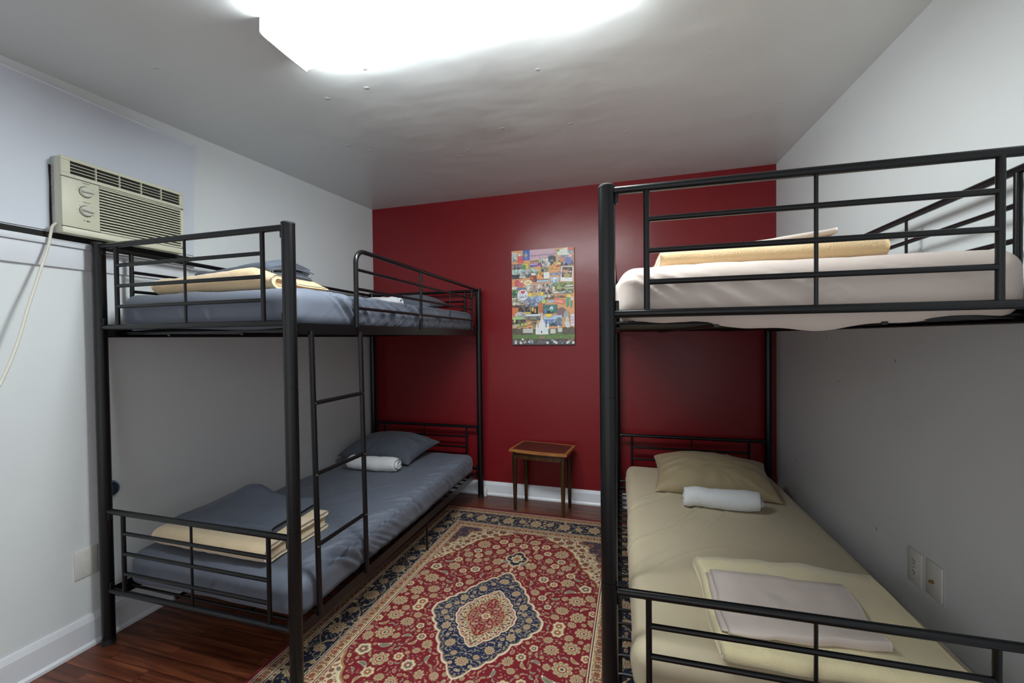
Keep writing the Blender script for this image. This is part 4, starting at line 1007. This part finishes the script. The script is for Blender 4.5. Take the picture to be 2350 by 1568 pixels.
    for k_ in range(9): ell(490+k_*14+rng.uniform(-6, 6), 232+18*math.sin(k_*1.7)+rng.uniform(-5, 5), 18, 12, (236, 150+k_*3, 84))
    quad(600, 196, 52, 26, .1, (224, 206, 110)); ell(600, 222, 26, 12, (190, 70, 70))
    u, v, k = quad(700, 330, 150, 190, .08, (232, 232, 234)); quad(702, 308, 126, 130, .08, (92, 70, 60), 'photo', False); ell(690, 300, 34, 20, (190, 146, 110), False); ell(660, 290, 16, 14, (206, 150, 130), False); ell(700, 350, 40, 30, (170, 150, 90), False); ell(742, 306, 16, 12, (214, 190, 220), False)
    quad(118, 342, 40, 18, 0, (224, 226, 222)); quad(162, 342, 40, 18, 0, (224, 226, 222)); quad(212, 343, 48, 22, 0, (52, 76, 76)); 
    quad(280, 320, 56, 40, .1, (232, 234, 234)); quad(275, 368, 66, 80, .15, (168, 54, 44)); quad(308, 372, 30, 84, -.1, (96, 44, 46)); quad(262, 366, 26, 10, .6, (226, 140, 60), edge=False)
    quad(372, 340, 70, 74, 0, (236, 176, 74)); ell(372, 316, 16, 24, (160, 110, 60), False); ell(372, 362, 38, 18, (238, 140, 66), False); ell(396, 340, 10, 18, (60, 48, 44), False)
    quad(448, 336, 70, 78, -.06, (236, 236, 230)); 
    for k_ in range(4): quad(446, 318+k_*11, 40, 2, -.06, (186, 190, 190), edge=False)
    quad(538, 325, 84, 24, 0, (72, 116, 188)); quad(538, 325, 46, 8, 0, (190, 204, 230), edge=False); quad(606, 320, 44, 44, .7, (146, 120, 168)); quad(600, 320, 20, 30, .7, (120, 150, 110), edge=False)
    quad(70, 420, 130, 92, 0, (222, 140, 84)); ell(70, 420, 34, 48, (192, 76, 82), False); ell(120, 440, 40, 30, (204, 92, 90), False); quad(132, 400, 22, 30, 0, (220, 220, 226), edge=False)
    ell(212, 420, 56, 36, (230, 224, 204)); ell(212, 420, 36, 18, (226, 190, 90), False)
    quad(400, 404, 150, 34, .0, (184, 206, 220)); quad(400, 392, 150, 8, .02, (40, 58, 90), edge=False); quad(400, 416, 120, 6, .02, (96, 140, 190), edge=False)
    quad(550, 420, 110, 110, .0, (176, 206, 228), 'photo'); quad(536, 452, 12, 130, .04, (228, 226, 210), edge=False); quad(590, 400, 12, 90, 0, (190, 180, 180), edge=False)
    quad(650, 500, 250, 130, 0, (110, 126, 72), 'photo'); ell(730, 478, 54, 12, (206, 200, 186)); ell(730, 510, 62, 10, (190, 186, 172)); ell(600, 500, 34, 24, (150, 158, 84), False); quad(536, 510, 26, 60, 0, (216, 214, 200), edge=False)
    quad(240, 500, 110, 80, .0, (206, 204, 186), 'photo'); quad(380, 505, 260, 130, .05, (166, 140, 130), 'photo'); 
    for k_ in range(26): ell(300+rng.uniform(0, 190), 480+rng.uniform(-20, 80), rng.uniform(6, 13), rng.uniform(10, 20), tuple(rng.choice([30, 60, 150, 200, 222])*np.array([1, .92, .9])+rng.uniform(-8, 8)), False)
    quad(35, 480, 70, 36, 0, (206, 214, 198)); quad(40, 560, 76, 110, 0, (60, 110, 72), 'photo'); ell(120, 490, 60, 16, (98, 104, 150))
    quad(470, 610, 120, 70, 0, (150, 140, 120), 'photo'); ell(430, 598, 22, 18, (196, 196, 176)); ell(478, 600, 20, 18, (214, 208, 190))
    quad(640, 560, 240, 30, .02, (176, 174, 166), 'photo'); quad(560, 560, 66, 20, 0, (224, 214, 196)); quad(600, 606, 170, 34, .04, (180, 120, 90), 'photo')
    quad(290, 655, 250, 130, -.08, (140, 160, 190), 'photo')
    for k_ in range(8): quad(260+k_*12, 610+k_*14, 190, 2.5, -.35-.02*k_, (96, 110, 150), edge=False)
    quad(75, 660, 160, 110, .0, (188, 188, 172), 'photo'); ell(60, 640, 20, 30, (120, 112, 84), False); quad(90, 718, 170, 22, 0, (52, 54, 56), 'photo')
    ell(142, 574, 71, 71, (206, 216, 226)); e = ell(142, 574, 66, 66, (218, 226, 234), False)
    ell(132, 533, 15, 14, (200, 44, 48), False); ell(156, 531, 15, 14, (200, 44, 48), False); k = (Y > 536) & (Y < 566) & (np.abs(X-144) < (566-Y)*.93); img[k] = (200, 44, 48)
    text('I', 108, 560, 30, (30, 32, 40), -.12, 0, .8); text('NOLA', 146, 598, 28, (30, 32, 40), -.18, 0, 1.0)
    quad(310, 571, 190, 46, -.03, (236, 206, 66)); text('JAZZ', 310, 571, 32, (86, 60, 130), -.03, -.35, 1.15)
    quad(600, 670, 140, 52, .18, (222, 74, 64)); text('GUMBO', 600, 670, 36, (244, 196, 170), .18, 0, .78)
    quad(500, 668, 90, 26, -.05, (160, 190, 210)); ell(725, 610, 26, 24, (230, 210, 70)); ell(700, 690, 16, 50, (60, 150, 116)); ell(745, 700, 13, 50, (70, 156, 120)); ell(760, 640, 18, 26, (222, 190, 190), False); ell(715, 640, 26, 18, (70, 150, 110), False); ell(696, 560, 20, 16, (70, 110, 70), False)
    quad(40, 785, 80, 100, 0, (206, 70, 48)); 
    for k_ in range(4): quad(15+k_*20, 785, 5, 90, .05, (228, 176, 70), edge=False)
    quad(160, 770, 150, 80, 0, (60, 40, 34), 'photo'); quad(200, 805, 80, 16, 0, (222, 196, 60)); quad(290, 775, 90, 96, 0, (34, 34, 36), 'photo'); ell(300, 780, 10, 30, (232, 150, 60), False); ell(268, 760, 14, 30, (200, 180, 80), False)
    quad(490, 765, 180, 110, 0, (44, 96, 96), 'photo'); ell(505, 760, 24, 30, (184, 214, 226), False); ell(500, 776, 44, 10, (70, 150, 96), False); ell(430, 790, 18, 30, (60, 120, 176), False)
    ell(372, 742, 32, 46, (178, 92, 48)); ell(372, 700, 34, 30, (186, 100, 56), False); ell(372, 788, 28, 26, (178, 84, 44), False); ell(372, 826, 26, 12, (184, 190, 214)); ell(408, 665, 26, 30, (176, 200, 96))
    ell(628, 806, 56, 58, (112, 82, 84)); ell(690, 850, 34, 60, (158, 156, 148)); 
    ell(112, 830, 72, 38, (206, 206, 208)); ell(120, 830, 56, 28, (150, 140, 140), False); ell(100, 822, 22, 18, (196, 190, 188), False)
    quad(270, 865, 190, 80, 0, (128, 136, 124), 'photo'); quad(270, 836, 190, 26, 0, (206, 212, 226)); 
    for k_ in range(12): quad(190+k_*14, 862, 6, 26, 0, (60, 64, 62), edge=False)
    quad(75, 870, 150, 36, 0, (150, 196, 136)); quad(90, 920, 180, 60, 0, (64, 56, 46), 'photo'); quad(32, 890, 26, 70, 0, (206, 204, 110))
    quad(520, 910, 230, 140, 0, (120, 146, 196), 'photo'); quad(520, 870, 226, 50, 0, (176, 192, 222), edge=False); ell(600, 900, 34, 30, (90, 112, 120), False); quad(520, 945, 120, 8, -.18, (40, 56, 84), edge=False); ell(470, 845, 44, 22, (236, 210, 60))
    quad(115, 960, 150, 50, -.12, (72, 92, 52)); quad(225, 940, 78, 46, -.12, (160, 66, 36)); text('BELIEVE', 122, 958, 32, (240, 232, 120), -.13, 0, .80); text('DAT', 222, 938, 32, (244, 226, 150), -.13, 0, .85)
    quad(296, 950, 50, 80, 0, (116, 116, 84)); ell(296, 938, 16, 18, (60, 66, 60), False); quad(40, 985, 34, 70, 0, (176, 180, 172))
    ell(700, 910, 22, 50, (196, 200, 188)); quad(700, 960, 60, 80, -.3, (206, 206, 204)); quad(765, 905, 42, 150, .0, (222, 214, 226))
    for i_, ch in enumerate('JOY'): text(ch, 765, 870+i_*36, 26, (120, 64, 130), PI/2, 0, 1.1)
    # bottom panorama: park, white church with three spires, carriages
    k = Y > 1010; g = np.clip(.5+n2*.5+n1*.3, 0, 1)[..., None]; img[k] = (np.array([44, 60, 34])*(1-g)+np.array([104, 112, 66])*g)[k]
    k = (Y > 1000+14*n1) & (Y < 1090) & ((X < 260) | (X > 640)); img[k] = (np.array([52, 50, 40])*(1-g)+np.array([98, 84, 66])*g)[k]
    quad(205, 1035, 130, 54, 0, (206, 204, 200)); 
    for k_ in range(7): quad(150+k_*18, 1036, 6, 30, 0, (150, 146, 146), edge=False)
    quad(520, 1045, 66, 60, 0, (206, 204, 198)); quad(610, 1030, 54, 54, 0, (206, 206, 202)); ell(590, 985, 12, 16, (216, 218, 214), False)
    WH = (226, 230, 232)
    def spire(x, b, t_, w_): img[(Y < b) & (Y > t_) & (np.abs(X-x) < w_*(Y-t_)/(b-t_))] = WH
    quad(382, 1040, 160, 90, 0, WH); quad(384, 975, 84, 80, 0, WH, edge=False); quad(384, 930, 44, 60, 0, WH, edge=False); spire(384, 902, 800, 10); quad(460, 985, 24, 60, 0, WH, edge=False); spire(460, 958, 895, 9); quad(318, 990, 22, 40, 0, WH, edge=False); spire(318, 972, 940, 8)
    for x in (325, 350, 415, 440): quad(x, 1030, 5, 14, 0, (170, 176, 178), edge=False)
    ell(378, 1052, 10, 14, (84, 92, 90), False); ell(380, 1085, 24, 14, (200, 206, 200), False)
    k = (Y > 1085+10*n2) & (Y < 1140); gg = np.clip(.5+n2*.6, 0, 1)[..., None]; img[k] = (np.array([50, 84, 34])*(1-gg)+np.array([112, 142, 66])*gg)[k]
    quad(384, 1135, 60, 60, 0, (132, 104, 84), edge=False); k = (Y > 1142); img[k] = (np.array([38, 38, 38])*(1-g)+np.array([92, 88, 84])*g)[k]
    for k_ in range(70):
        x = rng.uniform(5, 785)
        if 270 < x < 470: continue
        ell(x, rng.uniform(1142, 1196), rng.uniform(5, 13), rng.uniform(5, 12), [(228, 228, 226), (200, 60, 50), (220, 176, 90), (60, 58, 60), (150, 156, 190), (210, 206, 200), (96, 150, 170)][rng.randint(7)], False)
    quad(384, 1182, 120, 36, 0, (84, 82, 84), edge=False); 
    for x in (44, 110, 452, 560, 700, 770): e = ell(x, 1190, 17, 17, (206, 210, 210), False)
    return np.clip(img*.86+34, 0, 255)
pim = draw_poster()
px0, px1, pz0, pz1 = -.922, -.414, 1.259, 2.021
pc = ((px0+px1)/2, by(-.668)-.001, (pz0+pz1)/2)
t = thing('collage_poster', 'colourful city collage canvas print hanging on the red wall', 'poster', pc, math.atan(DR))
hw, hh, dp = (px1-px0)/2, (pz1-pz0)/2, .020
grid_mesh('printed_face', (-hw, -dp-.0006, hh), (hw, -dp-.0006, hh), (-hw, -dp-.0006, -hh), (hw, -dp-.0006, -hh), pim, M['poster'], parent=t)
bm = B(); box(bm, -hw, hw, -dp, 0, -hh, hh); obj('stretcher', bm, mat('orange_canvas_edge', srgb(150, 92, 44), .7, var=(30, .3)), t, smooth=False)

# ------------------------------------------------------------------ light and view
w = bpy.data.worlds.new('world'); scn.world = w; w.use_nodes = True
w.node_tree.nodes['Background'].inputs[0].default_value = (.96, .97, 1.0, 1); w.node_tree.nodes['Background'].inputs[1].default_value = .62
scn.view_settings.view_transform = 'Standard'; scn.view_settings.look = 'None'; scn.view_settings.gamma = 1
scn.view_settings.use_curve_mapping = False; scn.view_settings.exposure = .74
try:
    scn.cycles.max_bounces = 8; scn.cycles.diffuse_bounces = 5
except Exception: pass
